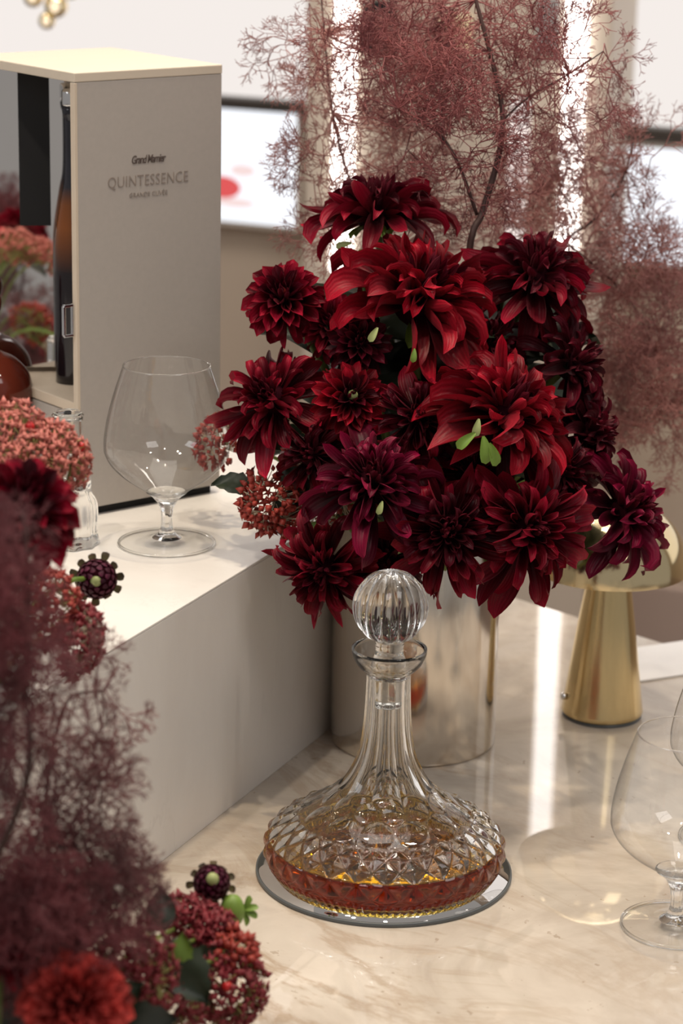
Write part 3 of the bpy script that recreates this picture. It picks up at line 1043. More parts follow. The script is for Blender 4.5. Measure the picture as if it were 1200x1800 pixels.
def dahlia(px, py, rpx, axis, depth, mats, label, group, root, style='decor', n=64, sep=0, seed=1, tmax=104, heart=None, name='dahlia', stem_r=0.0035, flatten=1.0, bend=None):
    r = random.Random(seed * 77 + 5)
    C = at(px, py, depth)
    A = camdir(axis)
    Rm = rpx / FPX * depth
    t = thing(name, label, 'flower', C, group)
    e1_ = A.orthogonal().normalized()
    e2_ = A.cross(e1_)
    inner_m, mid_m, outer_m = mats
    if style == 'decor':
        n = int(n * 1.45)
    for i in range(n):
        f = (i + 0.6) / n
        az = i * GA + r.uniform(-0.12, 0.12)
        rad = e1_ * math.cos(az) + e2_ * math.sin(az)
        if style == 'decor':
            th = R(8 + (tmax - 8) * f ** 0.92 + r.uniform(-15, 15))
            L = Rm * (0.36 + 0.34 * f ** 0.8 + 0.38 * max(0.0, (f - 0.5) / 0.5) ** 1.2) * r.uniform(0.80, 1.16)
            ms = INNER if f < 0.30 else (MIDP if f < 0.78 else OUTP)
            wsc = r.uniform(0.80, 1.2)
            az += r.uniform(-0.32, 0.32)
            rad = e1_ * math.cos(az) + e2_ * math.sin(az)
        else:
            th = R(10 + (tmax - 10) * f ** 0.62 + r.uniform(-4, 4))
            L = Rm * (0.50 + 0.46 * f ** 0.7) * r.uniform(0.92, 1.08)
            ms = INNER if f < 0.18 else (BALLP if style == 'ball' or f < 0.7 else OUTP)
            wsc = 0.9
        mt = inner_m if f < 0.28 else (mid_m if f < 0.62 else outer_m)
        d = A * math.cos(th) + rad * math.sin(th)
        nz = A * math.sin(th) - rad * math.cos(th)
        root_ = rad * (Rm * 0.13 * math.sin(th)) + A * (Rm * (0.10 * math.cos(th) - 0.08 * f))
        roll = r.gauss(0, 0.30) if style == 'decor' else r.gauss(0, 0.1)
        nz = nz * math.cos(roll) + d.cross(nz) * math.sin(roll)
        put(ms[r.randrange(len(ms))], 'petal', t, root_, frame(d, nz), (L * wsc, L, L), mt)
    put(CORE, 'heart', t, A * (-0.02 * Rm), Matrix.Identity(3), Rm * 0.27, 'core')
    if heart:
        put(CORE, 'floret_heart', t, A * (Rm * 0.34), Matrix.Identity(3), Rm * heart[1], heart[0])
    for k in range(sep):
        az = k * 2 * math.pi / max(sep, 1) + 0.3
        rad = e1_ * math.cos(az) + e2_ * math.sin(az)
        th = R(100)
        d = A * math.cos(th) + rad * math.sin(th)
        nz = A * math.sin(th) - rad * math.cos(th)
        put(SEPAL, 'sepal', t, -A * (Rm * 0.16) + rad * (Rm * 0.1), frame(d, nz), Rm * 0.36, 'green')
    # stem down to the vessel
    rt = Vector(root) - C
    p0 = -A * (Rm * 0.12)
    L = (rt - p0).length
    p1 = p0 - A * (L * 0.35) if bend is None else Vector(bend) - C
    link('stem', tube_mesh('stem', [(bez(p0, p1, rt, 12), [stem_r] * 12)], 8), 'stem', t)
    return t


G1 = 'dahlias in the silver vase'
D0 = 2.08


def vroot(k):
    a = k * 2.4
    rr = 0.012 + 0.028 * ((k * 0.37) % 1)
    return VC + Vector((rr * math.cos(a), rr * math.sin(a), 0.012))


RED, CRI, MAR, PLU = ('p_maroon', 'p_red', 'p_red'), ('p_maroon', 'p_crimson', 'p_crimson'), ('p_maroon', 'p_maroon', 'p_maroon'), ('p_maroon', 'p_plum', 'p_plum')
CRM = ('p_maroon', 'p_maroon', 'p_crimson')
# px, py, radius px, axis (right, up, towards), depth, materials, label
BQ = [
    (738, 525, 180, (0.36, 0.62, 0.52), 1.985, RED, 'large bright red dahlia at the centre top of the bouquet, the biggest', dict(n=70, sep=5)),
    (660, 374, 130, (-0.05, 0.85, 0.12), 2.05, CRM, 'dark maroon dahlia topmost in the bouquet, seen side on', dict(n=62, sep=5)),
    (500, 527, 80, (-0.15, 0.45, 0.85), 2.00, CRI, 'small round deep red dahlia with a pink heart, standing clear at the upper left', dict(style='pompon', n=80, heart=('p_orange', 0.10), tmax=112)),
    (585, 575, 66, (-0.35, 0.35, 0.75), 2.00, CRI, 'small crimson dahlia tucked between the pink-hearted one and the large bright red one', dict(style='pompon', n=60)),
    (478, 705, 118, (-0.35, 0.45, 0.70), 1.985, CRI, 'crimson dahlia with long upright petals leaning over the rim of the snifter', dict(n=60, sep=0)),
    (614, 702, 72, (0.22, 0.25, 0.90), 1.945, RED, 'small scarlet dahlia with a greenish heart in the left middle of the bouquet', dict(style='pompon', n=64, heart=('palegreen', 0.13))),
    (888, 728, 158, (0.50, 0.50, 0.60), 1.925, RED, 'large red dahlia with curled petals and fresh green sepals, right of the bouquet centre', dict(n=70, sep=4)),
    (940, 488, 126, (0.22, 0.62, 0.60), 2.03, CRM, 'dark crimson dahlia at the upper right under the bare smoke bush twig', dict(n=64)),
    (1005, 640, 105, (0.75, 0.35, 0.40), 2.02, MAR, 'nearly black maroon dahlia at the right rim of the bouquet, facing away', dict(n=58)),
    (1035, 765, 95, (0.80, 0.10, 0.35), 2.02, MAR, 'dark maroon dahlia just above the plum one over the lamp', dict(n=52)),
    (655, 850, 130, (-0.05, 0.50, 0.85), 1.90, PLU, 'plum red dahlia with magenta lower petals, low at the bouquet centre above the stopper', dict(n=72)),
    (785, 935, 128, (0.02, 0.10, 1.0), 1.90, CRM, 'dark crimson dahlia with hooked petals hanging directly behind the glass stopper', dict(n=70)),
    (925, 928, 138, (0.35, -0.02, 0.85), 1.92, CRI, 'crimson dahlia at the lower right with petals pointing down beside the vase', dict(n=66)),
    (1098, 900, 122, (0.62, 0.22, 0.50), 1.99, PLU, 'plum dahlia at the far right whose petals reach across the brass lamp shade', dict(n=60)),
    (570, 1000, 108, (-0.30, -0.25, 0.80), 1.935, CRI, 'crimson dahlia hanging lowest at the left over the riser corner', dict(n=56)),
    (632, 605, 62, (0.10, 0.25, 0.90), 1.97, MAR, 'small blackish maroon dahlia with tight heart below the large bright red one', dict(style='pompon', n=56)),
    (735, 735, 104, (0.0, 0.20, 0.95), 1.935, CRM, 'dark dahlia with drooping crimson tips at the very middle of the bouquet', dict(n=56)),
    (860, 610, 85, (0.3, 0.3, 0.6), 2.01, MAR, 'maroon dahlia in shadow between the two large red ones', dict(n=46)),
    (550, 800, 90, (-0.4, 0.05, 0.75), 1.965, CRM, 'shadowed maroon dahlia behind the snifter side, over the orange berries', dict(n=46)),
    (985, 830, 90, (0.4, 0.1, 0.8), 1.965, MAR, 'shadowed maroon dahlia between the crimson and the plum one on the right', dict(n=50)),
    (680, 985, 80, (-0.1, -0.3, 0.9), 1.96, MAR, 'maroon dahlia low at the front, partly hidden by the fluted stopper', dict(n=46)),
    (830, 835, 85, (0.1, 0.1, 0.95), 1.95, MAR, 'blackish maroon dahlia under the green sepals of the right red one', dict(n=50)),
]
for k, (px, py, rp, ax, dep, mats, lab, kw) in enumerate(BQ):
    t = dahlia(px, py, rp, ax, dep, mats, lab, G1, vroot(k), seed=k + 1, bend=VC + Vector((0, 0, 0.24)) + (at(px, py, dep) - VC - Vector((0, 0, 0.30))) * 0.18, **kw)


    extra = {6: ((818, 774, 1.853, 44, (-0.75, -0.55, 0.1), 'green'), (853, 792, 1.853, 52, (0.15, -0.95, 0.1), 'green'), (868, 800, 1.855, 46, (0.35, -0.9, 0.0), 'green'), (838, 752, 1.857, 34, (-0.2, -0.9, 0.2), 'palegreen')),
             1: ((603, 430, 2.02, 30, (-0.95, -0.15, 0.1), 'palegreen'), (592, 408, 2.03, 20, (-0.9, 0.2, 0.1), 'palegreen'), (634, 458, 2.01, 40, (0.1, -0.95, 0.1), 'green')),
             0: ((656, 588, 1.90, 30, (-0.5, -0.8, 0.2), 'palegreen'), (727, 625, 1.90, 26, (-0.1, -0.95, 0.2), 'green')),
             10: ((668, 893, 1.83, 26, (-0.3, -0.9, 0.2), 'palegreen'),)}.get(k, ())
    for (sx_, sy_, sd_, sl_, su_, sm_) in extra:     # bracts that show between the petals
        d_ = camdir(su_)
        L_ = sl_ / FPX * sd_
        put(SEPAL, 'bract', t, at(sx_, sy_, sd_ + 0.006) - d_ * (L_ * 0.5) - at(px, py, dep), frame(d_, camdir((0.1, 0.3, 0.95))), L_, sm_)


# ------------------------------------------------------------------ leaves, sedum heads, buds
def leaf_mesh(name, nu=10, nv=6, lobes=5, seed=0):
    r = random.Random(seed)
    V, F, UV = [], [], []
    for k in range(nu + 1):
        u = k / nu
        wv = 0.34 * math.sin(math.pi * min(1, u ** 0.8)) ** 0.8 * (1 + 0.13 * math.sin(u * lobes * 6.28)) + 0.004
        for j in range(nv + 1):
            v = j / nv * 2 - 1
            V.append((v * wv, u, 0.22 * abs(v) * wv + 0.05 * math.sin(5 * u + 3 * v) - 0.22 * u * u))
            UV.append((u, v * 0.5 + 0.5))
    q = nv + 1
    for k in range(nu):
        for j in range(nv):
            F.append((k * q + j, k * q + j + 1, (k + 1) * q + j + 1, (k + 1) * q + j))
    return mesh(name, V, F, True, UV)


LEAFS = [leaf_mesh('leaf', seed=i, lobes=4 + i) for i in range(2)]


def leaf(parent, px, py, depth, lenpx, updir, face, mat, base):
    """a leaf of the parent thing, its middle at a pixel"""
    d = camdir(updir)
    L = lenpx / FPX * depth
    p = at(px, py, depth) - d * (L * 0.5) - base
    return put(LEAFS[int(px) % 2], 'leaf', parent, p, frame(d, camdir(face)), L, mat)


def star_floret(n=5):
    """little five-pointed sedum flower as vertices and faces, size 1"""
    V = [(0, 0, -0.25), (0, 0, 0.25)]
    for i in range(n):
        a = 2 * math.pi * i / n
        b = a + math.pi / n
        V.append((math.cos(a), math.sin(a), 0.35))
        V.append((0.36 * math.cos(b), 0.36 * math.sin(b), 0.05))
    F = []
    for i in range(2 * n):
        j = (i + 1) % (2 * n)
        F.append((1, 2 + i, 2 + j))
        F.append((0, 2 + j, 2 + i))
    return np.array(V), F


SF_V, SF_F = star_floret()
BUDV = np.array([(0, 0, -0.6), (0.55, 0, 0), (0, 0.55, 0), (-0.55, 0, 0), (0, -0.55, 0), (0, 0, 0.8)])
BUDF = [(0, 2, 1), (0, 3, 2), (0, 4, 3), (0, 1, 4), (5, 1, 2), (5, 2, 3), (5, 3, 4), (5, 4, 1)]


SEDK = 1.45


def sedum(px, py, rpx, axis, depth, mat, ray, label, group, root, n=110, size=0.0042, spread=75, berries=0, bend=None, seed=0, closed=0.4, leaves=()):
    r = random.Random(seed * 13 + 3)
    n, size = int(n * (2.3 if 'wine' in label or 'rust red' in label else 1.9)), size * SEDK
    A = camdir(axis)
    Rm = rpx / FPX * depth
    C = at(px, py, depth)
    t = thing('sedum_head', label, 'flower', C, group)
    hub = -A * (Rm * 0.75)
    e1_ = A.orthogonal().normalized()
    e2_ = A.cross(e1_)
    V, F = [], []
    SA, SB = [], []
    hubs = []
    for i in range(9):
        az = i * GA
        th = R(spread * 0.72 * math.sqrt((i + 0.3) / 9))
        d = A * math.cos(th) + (e1_ * math.cos(az) + e2_ * math.sin(az)) * math.sin(th)
        hp = hub + d * (Rm * 0.95)
        hubs.append(hp)
        SA.append(hub)
        SB.append(hp)
    tips = []
    for i in range(n):
        f = (i + 0.5) / n
        az = i * GA + r.uniform(-0.2, 0.2)
        th = R(spread * math.sqrt(f))
        d = A * math.cos(th) + (e1_ * math.cos(az) + e2_ * math.sin(az)) * math.sin(th)
        p = hub + d * (Rm * 1.55 * (r.uniform(0.62, 1.05) if ('wine' in label or 'rust red' in label) else r.uniform(0.80, 1.05)))
        hb = min(hubs, key=lambda q: (q - p).length)
        SA.append(hb)
        SB.append(p)
        tips.append((p, d))
        rot = frame(d.orthogonal(), d)
        s = size * r.uniform(0.75, 1.25)
        vv, ff = (BUDV, BUDF) if r.random() < closed else (SF_V, SF_F)
        ofs = len(V)
        for v in vv:
            V.append(p + rot @ Vector(v * s))
        F += [tuple(a + ofs for a in f_) for f_ in ff]
    link('florets', mesh('florets', V, F, True), mat, t, 'stuff')
    link('stalks', segs_mesh('stalks', [tuple(a) for a in SA], [tuple(b_) for b_ in SB], 0.0006, 0.0004), ray, t, 'stuff')
    for b in range(berries):
        p, d = tips[(b * 17 + 23) % n]
        put(CORE, 'berry', t, p + d * 0.001, Matrix.Identity(3), 0.0034, 'berry')
    rt = Vector(root) - C
    p1 = hub - A * ((rt - hub).length * 0.3) if bend is None else Vector(bend) - C
    link('stem', tube_mesh('stem', [(bez(hub, p1, rt, 12), [0.0016] * 12)], 7), 'stem', t)
    for (lx, ly, ld, ll, up, fc, lm) in leaves:
        leaf(t, lx, ly, ld, ll, up, fc, lm, C)
    return t


def bud(px, py, rpx, axis, depth, label, root, bend, seed=0, green=0.22, mat='p_bud'):
    A = camdir(axis)
    Rm = rpx / FPX * depth
    C = at(px, py, depth)
    t = thing('dahlia_bud', label, 'flower', C, 'half-open dahlia buds')
    e1_ = A.orthogonal().normalized()
    e2_ = A.cross(e1_)
    put(CORE, 'heart', t, Vector((0, 0, 0)), Matrix.Identity(3), Rm * 0.70, 'core')
    n = 70
    for i in range(n):
        f = (i + 0.5) / n
        th = R(14 + 112 * f ** 0.7)
        az = i * GA
        rad = e1_ * math.cos(az) + e2_ * math.sin(az)
        d = A * math.cos(th) + rad * math.sin(th)
        yy = A * math.sin(th) - rad * math.cos(th)     # along the ball towards its crown
        L = Rm * (0.26 + 0.24 * f)
        put(SCALE, 'petal', t, d * (Rm * 0.70) - yy * (L * 0.5), frame(yy + d * 0.35, d), L, mat)
    for i in range(11):
        az = i * 2 * math.pi / 11 + 0.15 * seed
        rad = e1_ * math.cos(az) + e2_ * math.sin(az)
        put(SEPAL, 'sepal', t, rad * (Rm * 0.56) - A * (Rm * 0.25), frame(rad + A * 0.25 * math.sin(3 * az), A), (Rm * 0.72, Rm * (0.46 + 0.1 * math.sin(2.3 * i)), Rm * 0.5), 'p_sepal')
    put(CORE, 'green_heart', t, A * (Rm * 0.57), Matrix.Identity(3), Rm * green, 'palegreen')
    rt = Vector(root) - C
    link('stem', tube_mesh('stem', [(bez(-A * Rm * 0.4, Vector(bend) - C, rt, 14), [0.0018] * 14)], 7), 'green', t)
    return t


# sedum and leaves of the bouquet, low at its left
sedum(466, 893, 42, (-0.5, -0.35, 0.7), 1.985, 'floret_rust', 'ray', 'rust red sedum head hanging at the lower left of the bouquet by the snifter', 'sedum heads of the bouquet', vroot(3), n=85, size=0.0040, spread=95, seed=4, closed=0.8,
      bend=VC + Vector((-0.03, -0.03, 0.24)), leaves=[(410, 848, 2.0, 75, (-0.9, 0.15, 0.1), (0.1, 0.6, 0.7), 'leaf'), (500, 900, 1.99, 80, (-0.3, -0.9, 0.1), (-0.3, 0.2, 0.9), 'leaf'), (520, 855, 2.0, 80, (0.3, -0.7, 0.1), (-0.4, 0.2, 0.9), 'leaf'), (555, 940, 1.985, 60, (-0.4, -0.6, 0.3), (0.2, 0.5, 0.8), 'green')])
sedum(378, 768, 34, (-0.4, 0.3, 0.5), 2.09, 'floret_rust', 'ray', 'small rust sedum head seen through the wall of the snifter', 'sedum heads of the bouquet', vroot(8), n=60, size=0.0038, spread=95, seed=9, closed=0.7, bend=VC + Vector((-0.06, 0.02, 0.26)))
sedum(560, 850, 60, (-0.4, -0.1, 0.7), 2.01, 'floret_rust', 'ray', 'shadowed rust sedum head under the plum dahlia', 'sedum heads of the bouquet', vroot(5), n=80, size=0.0040, spread=95, seed=11, closed=0.7, bend=VC + Vector((-0.03, -0.03, 0.25)))

# dark foliage filling the heart of the bouquet
for q, (lab, ox) in enumerate((('dark leafy sprig in the left heart of the bouquet, between the dahlias', -0.035), ('dark leafy sprig in the right heart of the bouquet, between the dahlias', 0.045))):
    bs = VC + Vector((ox * 0.5, 0.0, 0.012))
    t = thing('dahlia_foliage', lab, 'leaves', bs, 'leafy sprigs of the bouquet')
    top = Vector((ox, -0.01, 0.40))
    link('stem', tube_mesh('stem', [(bez((0, 0, 0), (ox * 0.2, 0, 0.2), top, 12), [0.002] * 12)], 7), 'stem', t)
    rr = random.Random(90 + q)
    for i in range(34):
        hgt = 0.20 + 0.19 * (i / 34)
        u_ = hgt / 0.41
        c_ = Vector((ox * u_, -0.01 * u_, hgt))
        a_ = i * GA
        d_ = Vector((math.cos(a_), math.sin(a_), rr.uniform(-0.2, 0.5)))
        put(LEAFS[i % 2], 'leaf', t, c_, frame(d_, Vector((0, -0.5, 1))), rr.uniform(0.07, 0.10), 'leaf')

# ------------------------------------------------------------------ smoke bush sprays
def branch_cloud(seeds, dirs, L0, levels, r0, rg, kids=(2, 3), shrink=0.80, spread=(22, 58)):
    """random forking twiglets grown from seed points"""
    P, D = np.array(seeds, float), np.array(dirs, float)
    A, B, RA, RB = [], [], [], []
    for l in range(levels):
        n = len(P)
        ln = L0 * shrink ** l * rg.uniform(0.55, 1.35, n)
        E = P + D * ln[:, None]
        A.append(P)
        B.append(E)
        ra = max(r0 * 0.82 ** l, 0.00028)
        rb = max(r0 * 0.82 ** (l + 1), 0.00024)
        RA.append(np.full(n, ra))
        RB.append(np.full(n, rb))
        if l == levels - 1:
            break
        k = rg.integers(kids[0], kids[1] + 1, n)
        idx = np.repeat(np.arange(n), k)
        a = np.radians(rg.uniform(*spread, len(idx)))
        rnd = rg.normal(size=(len(idx), 3))
        d = D[idx]
        pr = rnd - d * np.sum(rnd * d, 1, keepdims=True)
        pr /= np.maximum(np.linalg.norm(pr, axis=1, keepdims=True), 1e-9)
        D = d * np.cos(a)[:, None] + pr * np.sin(a)[:, None]
        P = E[idx]
    return np.concatenate(A), np.concatenate(B), np.concatenate(RA), np.concatenate(RB)


def smoke_branch(label, group, stems, blobs, mat, seed, L0=0.017, levels=6, r0=0.0006, nseed=18, stem_mat='twig', dens=2.1):
    """stems: list of (points, radii); blobs: (px, py, rx, ry, depth, rdepth, count)"""
    rg = np.random.default_rng(seed)
    base = Vector(stems[0][0][0])
    t = thing('smoke_bush_branch', label, 'branch', base, group)
    for pts, rad in stems:
        sm = [Vector(p) - base for p in pts]
        fine = []
        for i in range(len(sm) - 1):
            a = sm[max(i - 1, 0)]
            b = sm[i]
            c = sm[i + 1]
            d = sm[min(i + 2, len(sm) - 1)]
            for u in np.linspace(0, 1, 5, endpoint=False):
                fine.append(0.5 * ((2 * b) + (c - a) * u + (2 * a - 5 * b + 4 * c - d) * u * u + (3 * b - a - 3 * c + d) * u ** 3))
        fine.append(sm[-1])
        rr = np.interp(np.linspace(0, 1, len(fine)), np.linspace(0, 1, len(rad)), rad)
        link('stem', tube_mesh('stem', [(fine, list(rr))], 8), stem_mat, t)
    allp = np.array([tuple(Vector(p) - base) for pts, _ in stems for p in pts])
    SD, DD, CA, CB = [], [], [], []
    for (px, py, rx, ry, dep, rd, cnt) in blobs:
        for _ in range(int(cnt * dens)):
            v = rg.normal(size=3)
            v /= np.linalg.norm(v)
            v *= rg.uniform(0.15, 1.0) ** 0.6
            p = at(px + v[0] * rx, py - v[1] * ry, dep + v[2] * rd) - base
            p = np.array(p)
            near = allp[np.argmin(np.linalg.norm(allp - p, axis=1))]
            d = p - near
            d /= max(np.linalg.norm(d), 1e-6)
            d = d + rg.normal(size=3) * 0.7
            d /= np.linalg.norm(d)
            SD.append(p)
            DD.append(d)
            # carrying twig from the nearest stem joint
            m = (near + p) / 2 + rg.normal(size=3) * 0.012
            CA += [near, m]
            CB += [m, p]
    a, b, ra, rb = branch_cloud(SD, DD, L0, levels, r0, rg)
    a = np.concatenate([a, CA])
    b = np.concatenate([b, CB])
    ra = np.concatenate([ra, np.full(len(CA), 0.0006)])
    rb = np.concatenate([rb, np.full(len(CA), 0.0005)])
    link('filigree', segs_mesh('filigree', a, b, ra, rb), mat, t, 'stuff')
    # dry seeds
    V, F = [], []
    for k in range(nseed):
        p = b[rg.integers(len(b))]
        ofs = len(V)
        s = rg.uniform(0.0012, 0.0019)
        for v in BUDV:
            V.append(tuple(p + v * s))
        F += [tuple(q + ofs for q in f_) for f_ in BUDF]
    link('seeds', mesh('seeds', V, F, True), 'twig', t, 'stuff')
    return t, len(a)


G2 = 'smoke bush sprays in the silver vase'
vb = VC + Vector((0.0, 0.0, 0.012))
cnt = 0
t, k = smoke_branch('tall forked smoke bush spray with sharp wine red filigree rising from the bouquet middle', G2,
             [([vb, VC + Vector((0.03, 0.02, 0.22)), at(822, 462, 2.06), at(848, 372, 2.06), at(877, 270, 2.06), at(882, 190, 2.06), at(860, 90, 2.06), at(836, 0, 2.06), at(815, -90, 2.06)], [0.003, 0.003, 0.0028, 0.0022, 0.0018, 0.0014]),
              ([at(838, 378, 2.06), at(806, 290, 2.05), at(768, 232, 2.05), at(700, 190, 2.04)], [0.0016, 0.0013, 0.0008]),
              ([at(880, 215, 2.06), at(930, 170, 2.07), at(1000, 130, 2.07), at(1060, 90, 2.07)], [0.0010, 0.0008, 0.0005])],
             [(710, 90, 110, 110, 2.06, 0.05, 18), (780, 225, 150, 100, 2.05, 0.05, 11), (880, 90, 150, 110, 2.07, 0.05, 16), (975, 170, 95, 100, 2.08, 0.04, 8), (840, 280, 80, 60, 2.05, 0.04, 5), (1060, 120, 50, 50, 2.08, 0.03, 2)],
             'smoke', 21, levels=6)
cnt += k
t, k = smoke_branch('soft smoke bush plume at the right of the bouquet, hanging over the bluish screen', G2,
             [([vb, VC + Vector((0.05, 0.06, 0.24)), at(960, 470, 2.22), at(1050, 380, 2.28), at(1100, 300, 2.30), at(1120, 200, 2.30)], [0.0022, 0.0015, 0.0010, 0.0007]),
              ([at(1000, 430, 2.25), at(1100, 520, 2.30), at(1150, 620, 2.32), at(1170, 720, 2.33)], [0.0010, 0.0008, 0.0006])],
             [(1048, 330, 60, 110, 2.30, 0.07, 17), (1090, 480, 85, 100, 2.30, 0.07, 26), (1140, 610, 100, 110, 2.32, 0.08, 34), (1150, 715, 90, 60, 2.32, 0.08, 20), (1000, 420, 70, 70, 2.24, 0.06, 4), (1110, 250, 60, 40, 2.28, 0.05, 5)],
             'smoke2', 22, levels=6)
cnt += k
t, k = smoke_branch('soft smoke bush plume at the left of the tall spray, before the left light strip', G2,
             [([vb, VC + Vector((-0.03, 0.05, 0.24)), at(690, 440, 2.14), at(620, 330, 2.18), at(585, 200, 2.19), at(570, 60, 2.19), at(560, -60, 2.19)], [0.0022, 0.0014, 0.0009, 0.0006]),
              ([at(640, 360, 2.17), at(590, 340, 2.18), at(560, 380, 2.18)], [0.001, 0.0008, 0.0006])],
             [(555, 70, 48, 100, 2.19, 0.04, 7), (575, 220, 45, 110, 2.19, 0.05, 8), (585, 360, 55, 80, 2.18, 0.05, 8), (680, 250, 70, 130, 2.18, 0.05, 10), (690, 60, 60, 70, 2.2, 0.05, 13), (720, 380, 70, 50, 2.16, 0.05, 7), (860, 390, 90, 70, 2.22, 0.06, 8), (940, 330, 60, 100, 2.24, 0.06, 7)],
             'smoke2', 23, levels=6)
cnt += k

# ------------------------------------------------------------------ foreground arrangement (its vase stands below the frame)
FV = Vector((-0.235, 1.195, 0))
t = thing('small_vase', 'silver vase holding the foreground flowers, on the near table corner', 'vase', FV)
vp2 = [(0.002, 0.0), (0.054, 0.0), (0.056, 0.002), (0.056, 0.109), (0.055, 0.1105), (0.0538, 0.109), (0.0535, 0.006), (0.002, 0.005)]
link('body', lathe('body', vp2, 64), 'vase', t)


def froot(k):
    a = k * 2.4
    rr = 0.008 + 0.026 * ((k * 0.41) % 1)
    return FV + Vector((rr * math.cos(a), rr * math.sin(a), 0.010))


FT = FV + Vector((0, 0, 0.17))
G3 = 'sedum heads in the foreground'
FB = FV + Vector((0.00, 0.16, 0.34))
dahlia(44, 892, 108, (0.35, 0.55, 0.70), 1.46, CRI, 'dark red ball dahlia half veiled by smoke at the left edge, beside the candlestick', 'foreground dahlias', froot(1), style='ball', n=95, seed=51, tmax=120, bend=FB)
dahlia(132, 1760, 98, (0.10, 0.50, 0.80), 1.325, ('p_orange', 'p_orange', 'p_orange'), 'blurred coral red dahlia at the bottom left corner', 'foreground dahlias', froot(2), style='ball', n=90, seed=52, bend=at(150, 1990, 1.36))
dahlia(-5, 1680, 62, (0.3, 0.5, 0.8), 1.33, RED, 'blurred deep red dahlia cut by the left edge above the coral one', 'foreground dahlias', froot(3), n=50, seed=53, bend=at(0, 1990, 1.36))
sedum(18, 762, 62, (0.15, 0.75, 0.5), 1.66, 'floret_pink', 'rayg', 'pink sedum head with red berries before the round bottle', G3, froot(4), n=120, size=0.0036, spread=80, berries=5, seed=21, bend=FB)
sedum(112, 792, 46, (0.75, 0.55, 0.30), 1.66, 'floret_pink', 'rayg', 'dusty pink sedum head before the lower edge of the pale box', G3, froot(5), n=110, size=0.0030, spread=80, berries=1, seed=22, bend=FB,
      leaves=[(92, 836, 1.655, 60, (0.8, -0.6, 0.1), (0.3, 0.6, 0.7), 'leaf2')])
sedum(142, 1122, 50, (0.92, -0.05, 0.15), 1.62, 'floret_red', 'ray', 'dark red sedum head showing white stalks at the riser edge', G3, froot(6), n=120, size=0.0032, spread=78, seed=23, bend=FB)
sedum(60, 800, 40, (0.2, 0.7, 0.6), 1.63, 'floret_pink', 'rayg', 'small rusty pink sedum head directly above the dark red ball dahlia', G3, froot(7), n=80, size=0.0032, spread=80, seed=27, bend=FB)
sedum(84, 1062, 48, (0.6, 0.2, 0.7), 1.60, 'floret_rust', 'rayg', 'rust sedum head behind the smoke, left of the dark open bud', G3, froot(8), n=100, size=0.0034, spread=85, seed=28, bend=FB)
FL = FV + Vector((0.05, 0.03, 0.15))
sedum(408, 1745, 52, (0.45, -0.10, 0.80), 1.55, 'floret_red', 'rayg', 'wine red sedum head with one bright berry, lowest and closest to the decanter', G3, froot(9), n=130, size=0.0034, spread=92, berries=1, seed=24, closed=0.25, bend=FL,
      leaves=[(352, 1775, 1.56, 60, (-0.4, -0.8, 0.2), (0.4, 0.4, 0.8), 'leaf')])
sedum(275, 1755, 58, (0.2, 0.1, 0.95), 1.50, 'floret_red', 'rayg', 'wine red sedum head at the bottom beside the coral dahlia', G3, froot(10), n=130, size=0.0034, spread=92, seed=25, closed=0.25, bend=FL,
      leaves=[(330, 1712, 1.49, 120, (0.5, -0.7, 0.3), (-0.1, 0.3, 0.9), 'leaf'), (300, 1690, 1.51, 100, (-0.5, -0.5, 0.3), (0.2, 0.4, 0.8), 'leaf2')])
sedum(380, 1640, 33, (0.5, 0.2, 0.70), 1.57, 'floret_red', 'rayg', 'wine red sedum head directly under the open purple bud', G3, froot(11), n=95, size=0.0034, spread=92, seed=26, closed=0.25, bend=FL,
      leaves=[(318, 1672, 1.49, 62, (0.1, 0.8, 0.3), (0.1, 0.4, 0.9), 'green'), (350, 1690, 1.55, 80, (0.5, 0.6, 0.3), (0.1, 0.4, 0.9), 'leaf')])
sedum(325, 1605, 34, (-0.1, 0.7, 0.60), 1.58, 'floret_red', 'rayg', 'small loose wine red sedum head beside the upright dark leaf', G3, froot(12), n=42, size=0.0038, spread=85, seed=29, closed=0.2, bend=FL,
      leaves=[(283, 1600, 1.55, 78, (0.05, 0.95, 0.1), (0.25, 0.2, 0.9), 'leaf2')])
sedum(425, 1672, 30, (0.7, 0.4, 0.5), 1.56, 'floret_rust', 'rayg', 'tiny rust sedum sprig with round buds right of the dark leaves', G3, froot(13), n=26, size=0.0042, spread=90, seed=30, closed=0.8, bend=FL)
sedum(225, 1700, 60, (0.1, 0.4, 0.9), 1.46, 'floret_red', 'rayg', 'shadowed wine red sedum head in the smoke above the coral dahlia', G3, froot(14), n=110, size=0.0034, spread=92, seed=31, closed=0.3, bend=FL)
bud(170, 1018, 47, (0.05, -0.10, 1.0), 1.70, 'dark purple half-open dahlia bud with green heart hanging over the riser top', froot(15), FB + Vector((-0.02, 0.1, 0.0)), 1)
bud(372, 1551, 43, (0.10, 0.35, 0.90), 1.60, 'purple half-open dahlia bud with pale green heart above the sedum near the decanter', froot(16), at(340, 1690, 1.63), 2, 0.28)
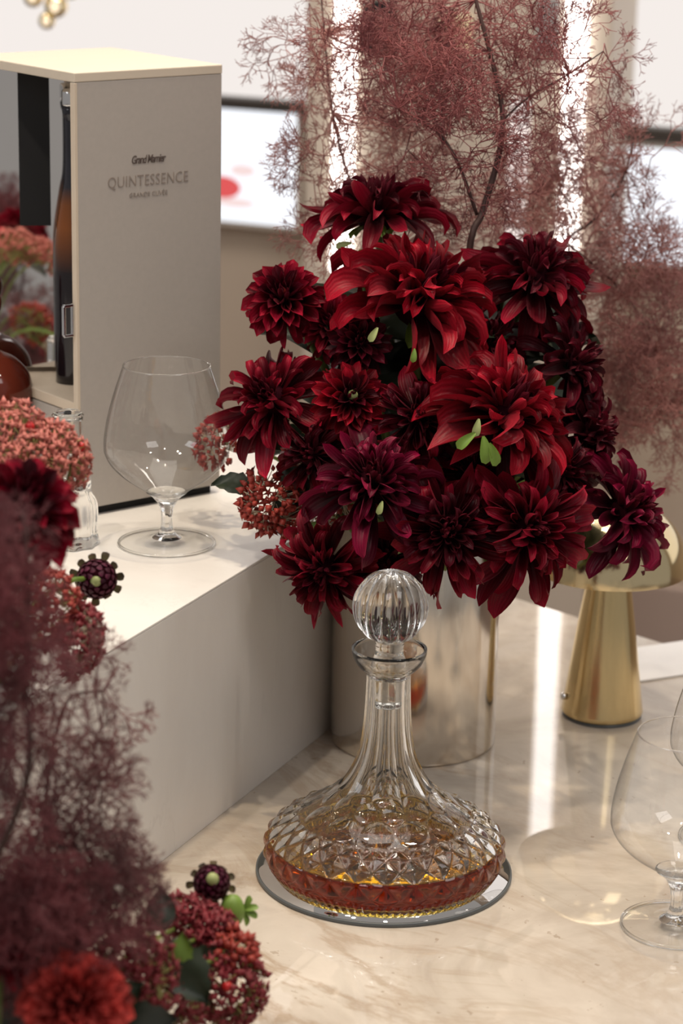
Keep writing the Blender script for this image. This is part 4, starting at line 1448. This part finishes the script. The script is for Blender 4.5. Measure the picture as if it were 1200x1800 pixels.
# closed green bud
C = at(408, 1600, 1.60)
t = thing('green_bud', 'closed bright green bud with curling sepals between the purple bud and the mirror coaster', 'flower', C)
s = 30 / FPX * 1.6
link('bud', lathe('bud', resample([(0.0005, -s), (s * 0.55, -s * 0.75), (s * 0.75, 0), (s * 0.5, s * 0.75), (0.0005, s)], 14), 16), 'green', t)
for q, (up, fc) in enumerate((((0.5, 0.8, 0.2), (0.3, -0.2, 0.9)), ((0.8, 0.3, 0.3), (0.2, 0.5, 0.8)), ((0.4, -0.9, 0.2), (0.6, 0.2, 0.7)), ((0.9, -0.3, 0.2), (0.2, 0.4, 0.9)))):
    put(SEPAL, 'sepal', t, camdir((0.75, -0.1, -0.55)) * (s * 0.75), frame(camdir(up), camdir(fc)), s * 1.0, 'green')
link('stem', tube_mesh('stem', [(bez(Vector((0, 0, -s * 0.8)), at(350, 1680, 1.63) - C, froot(17) - C, 14), [0.0014] * 14)], 7), 'green', t)

bs = FV + Vector((0.02, 0.01, 0.010))
t = thing('dark_foliage', 'sprig of big dark leaves at the bottom left behind the coral dahlia', 'leaves', bs)
link('stem', tube_mesh('stem', [(bez((0, 0, 0), (0.0, 0.05, 0.10), (0.03, 0.16, 0.16), 12), [0.0022] * 12)], 7), 'stem', t)
for (lx, ly, ld, ll, up, lm) in ((20, 1780, 1.42, 150, (-0.3, 0.8, 0.2), 'leaf2'), (60, 1720, 1.43, 130, (0.4, 0.8, 0.1), 'leaf'), (190, 1770, 1.43, 140, (0.6, 0.5, 0.2), 'leaf'), (10, 1620, 1.44, 140, (-0.1, 0.9, 0.1), 'leaf'), (120, 1690, 1.44, 130, (0.1, 0.9, 0.1), 'leaf2'), (250, 1800, 1.43, 120, (0.7, 0.2, 0.2), 'leaf2')):
    leaf(t, lx, ly, ld, ll, up, (0.1, 0.4, 0.9), lm, bs)

G4 = 'smoke bush sprays in the foreground'
fb = FV + Vector((0, 0, 0.010))
t, k = smoke_branch('blurred wine red smoke bush plume over the dark red ball dahlia at the left edge', G4,
             [([fb, FV + Vector((0.01, 0.02, 0.15)), at(40, 1400, 1.28), at(45, 1200, 1.28), at(50, 1000, 1.28), at(40, 900, 1.28)], [0.0026, 0.002, 0.0015, 0.001])],
             [(2, 1020, 34, 60, 1.28, 0.05, 17), (5, 1115, 42, 70, 1.28, 0.05, 20), (0, 1225, 60, 80, 1.28, 0.05, 20)],
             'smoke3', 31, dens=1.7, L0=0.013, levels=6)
cnt += k
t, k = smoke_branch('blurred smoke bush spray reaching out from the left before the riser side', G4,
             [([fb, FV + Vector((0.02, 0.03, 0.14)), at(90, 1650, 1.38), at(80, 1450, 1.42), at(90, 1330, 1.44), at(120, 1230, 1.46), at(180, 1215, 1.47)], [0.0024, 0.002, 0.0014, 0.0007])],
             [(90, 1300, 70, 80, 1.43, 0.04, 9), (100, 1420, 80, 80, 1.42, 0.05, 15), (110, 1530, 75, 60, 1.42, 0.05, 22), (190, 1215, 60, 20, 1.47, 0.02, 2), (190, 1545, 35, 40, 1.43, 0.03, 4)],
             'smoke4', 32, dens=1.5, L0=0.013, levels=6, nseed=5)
cnt += k
t, k = smoke_branch('dense blurred wine red smoke bush plume above the coral dahlia', G4,
             [([fb, FV + Vector((0.04, 0.02, 0.13)), at(140, 1760, 1.34), at(150, 1650, 1.37), at(150, 1560, 1.38)], [0.0024, 0.002, 0.001])],
             [(50, 1560, 70, 90, 1.36, 0.05, 30), (105, 1640, 70, 55, 1.36, 0.04, 38), (170, 1640, 28, 45, 1.38, 0.03, 9), (40, 1690, 60, 45, 1.36, 0.04, 16)],
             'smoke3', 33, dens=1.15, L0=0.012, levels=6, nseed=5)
cnt += k
print('smoke segments', cnt)
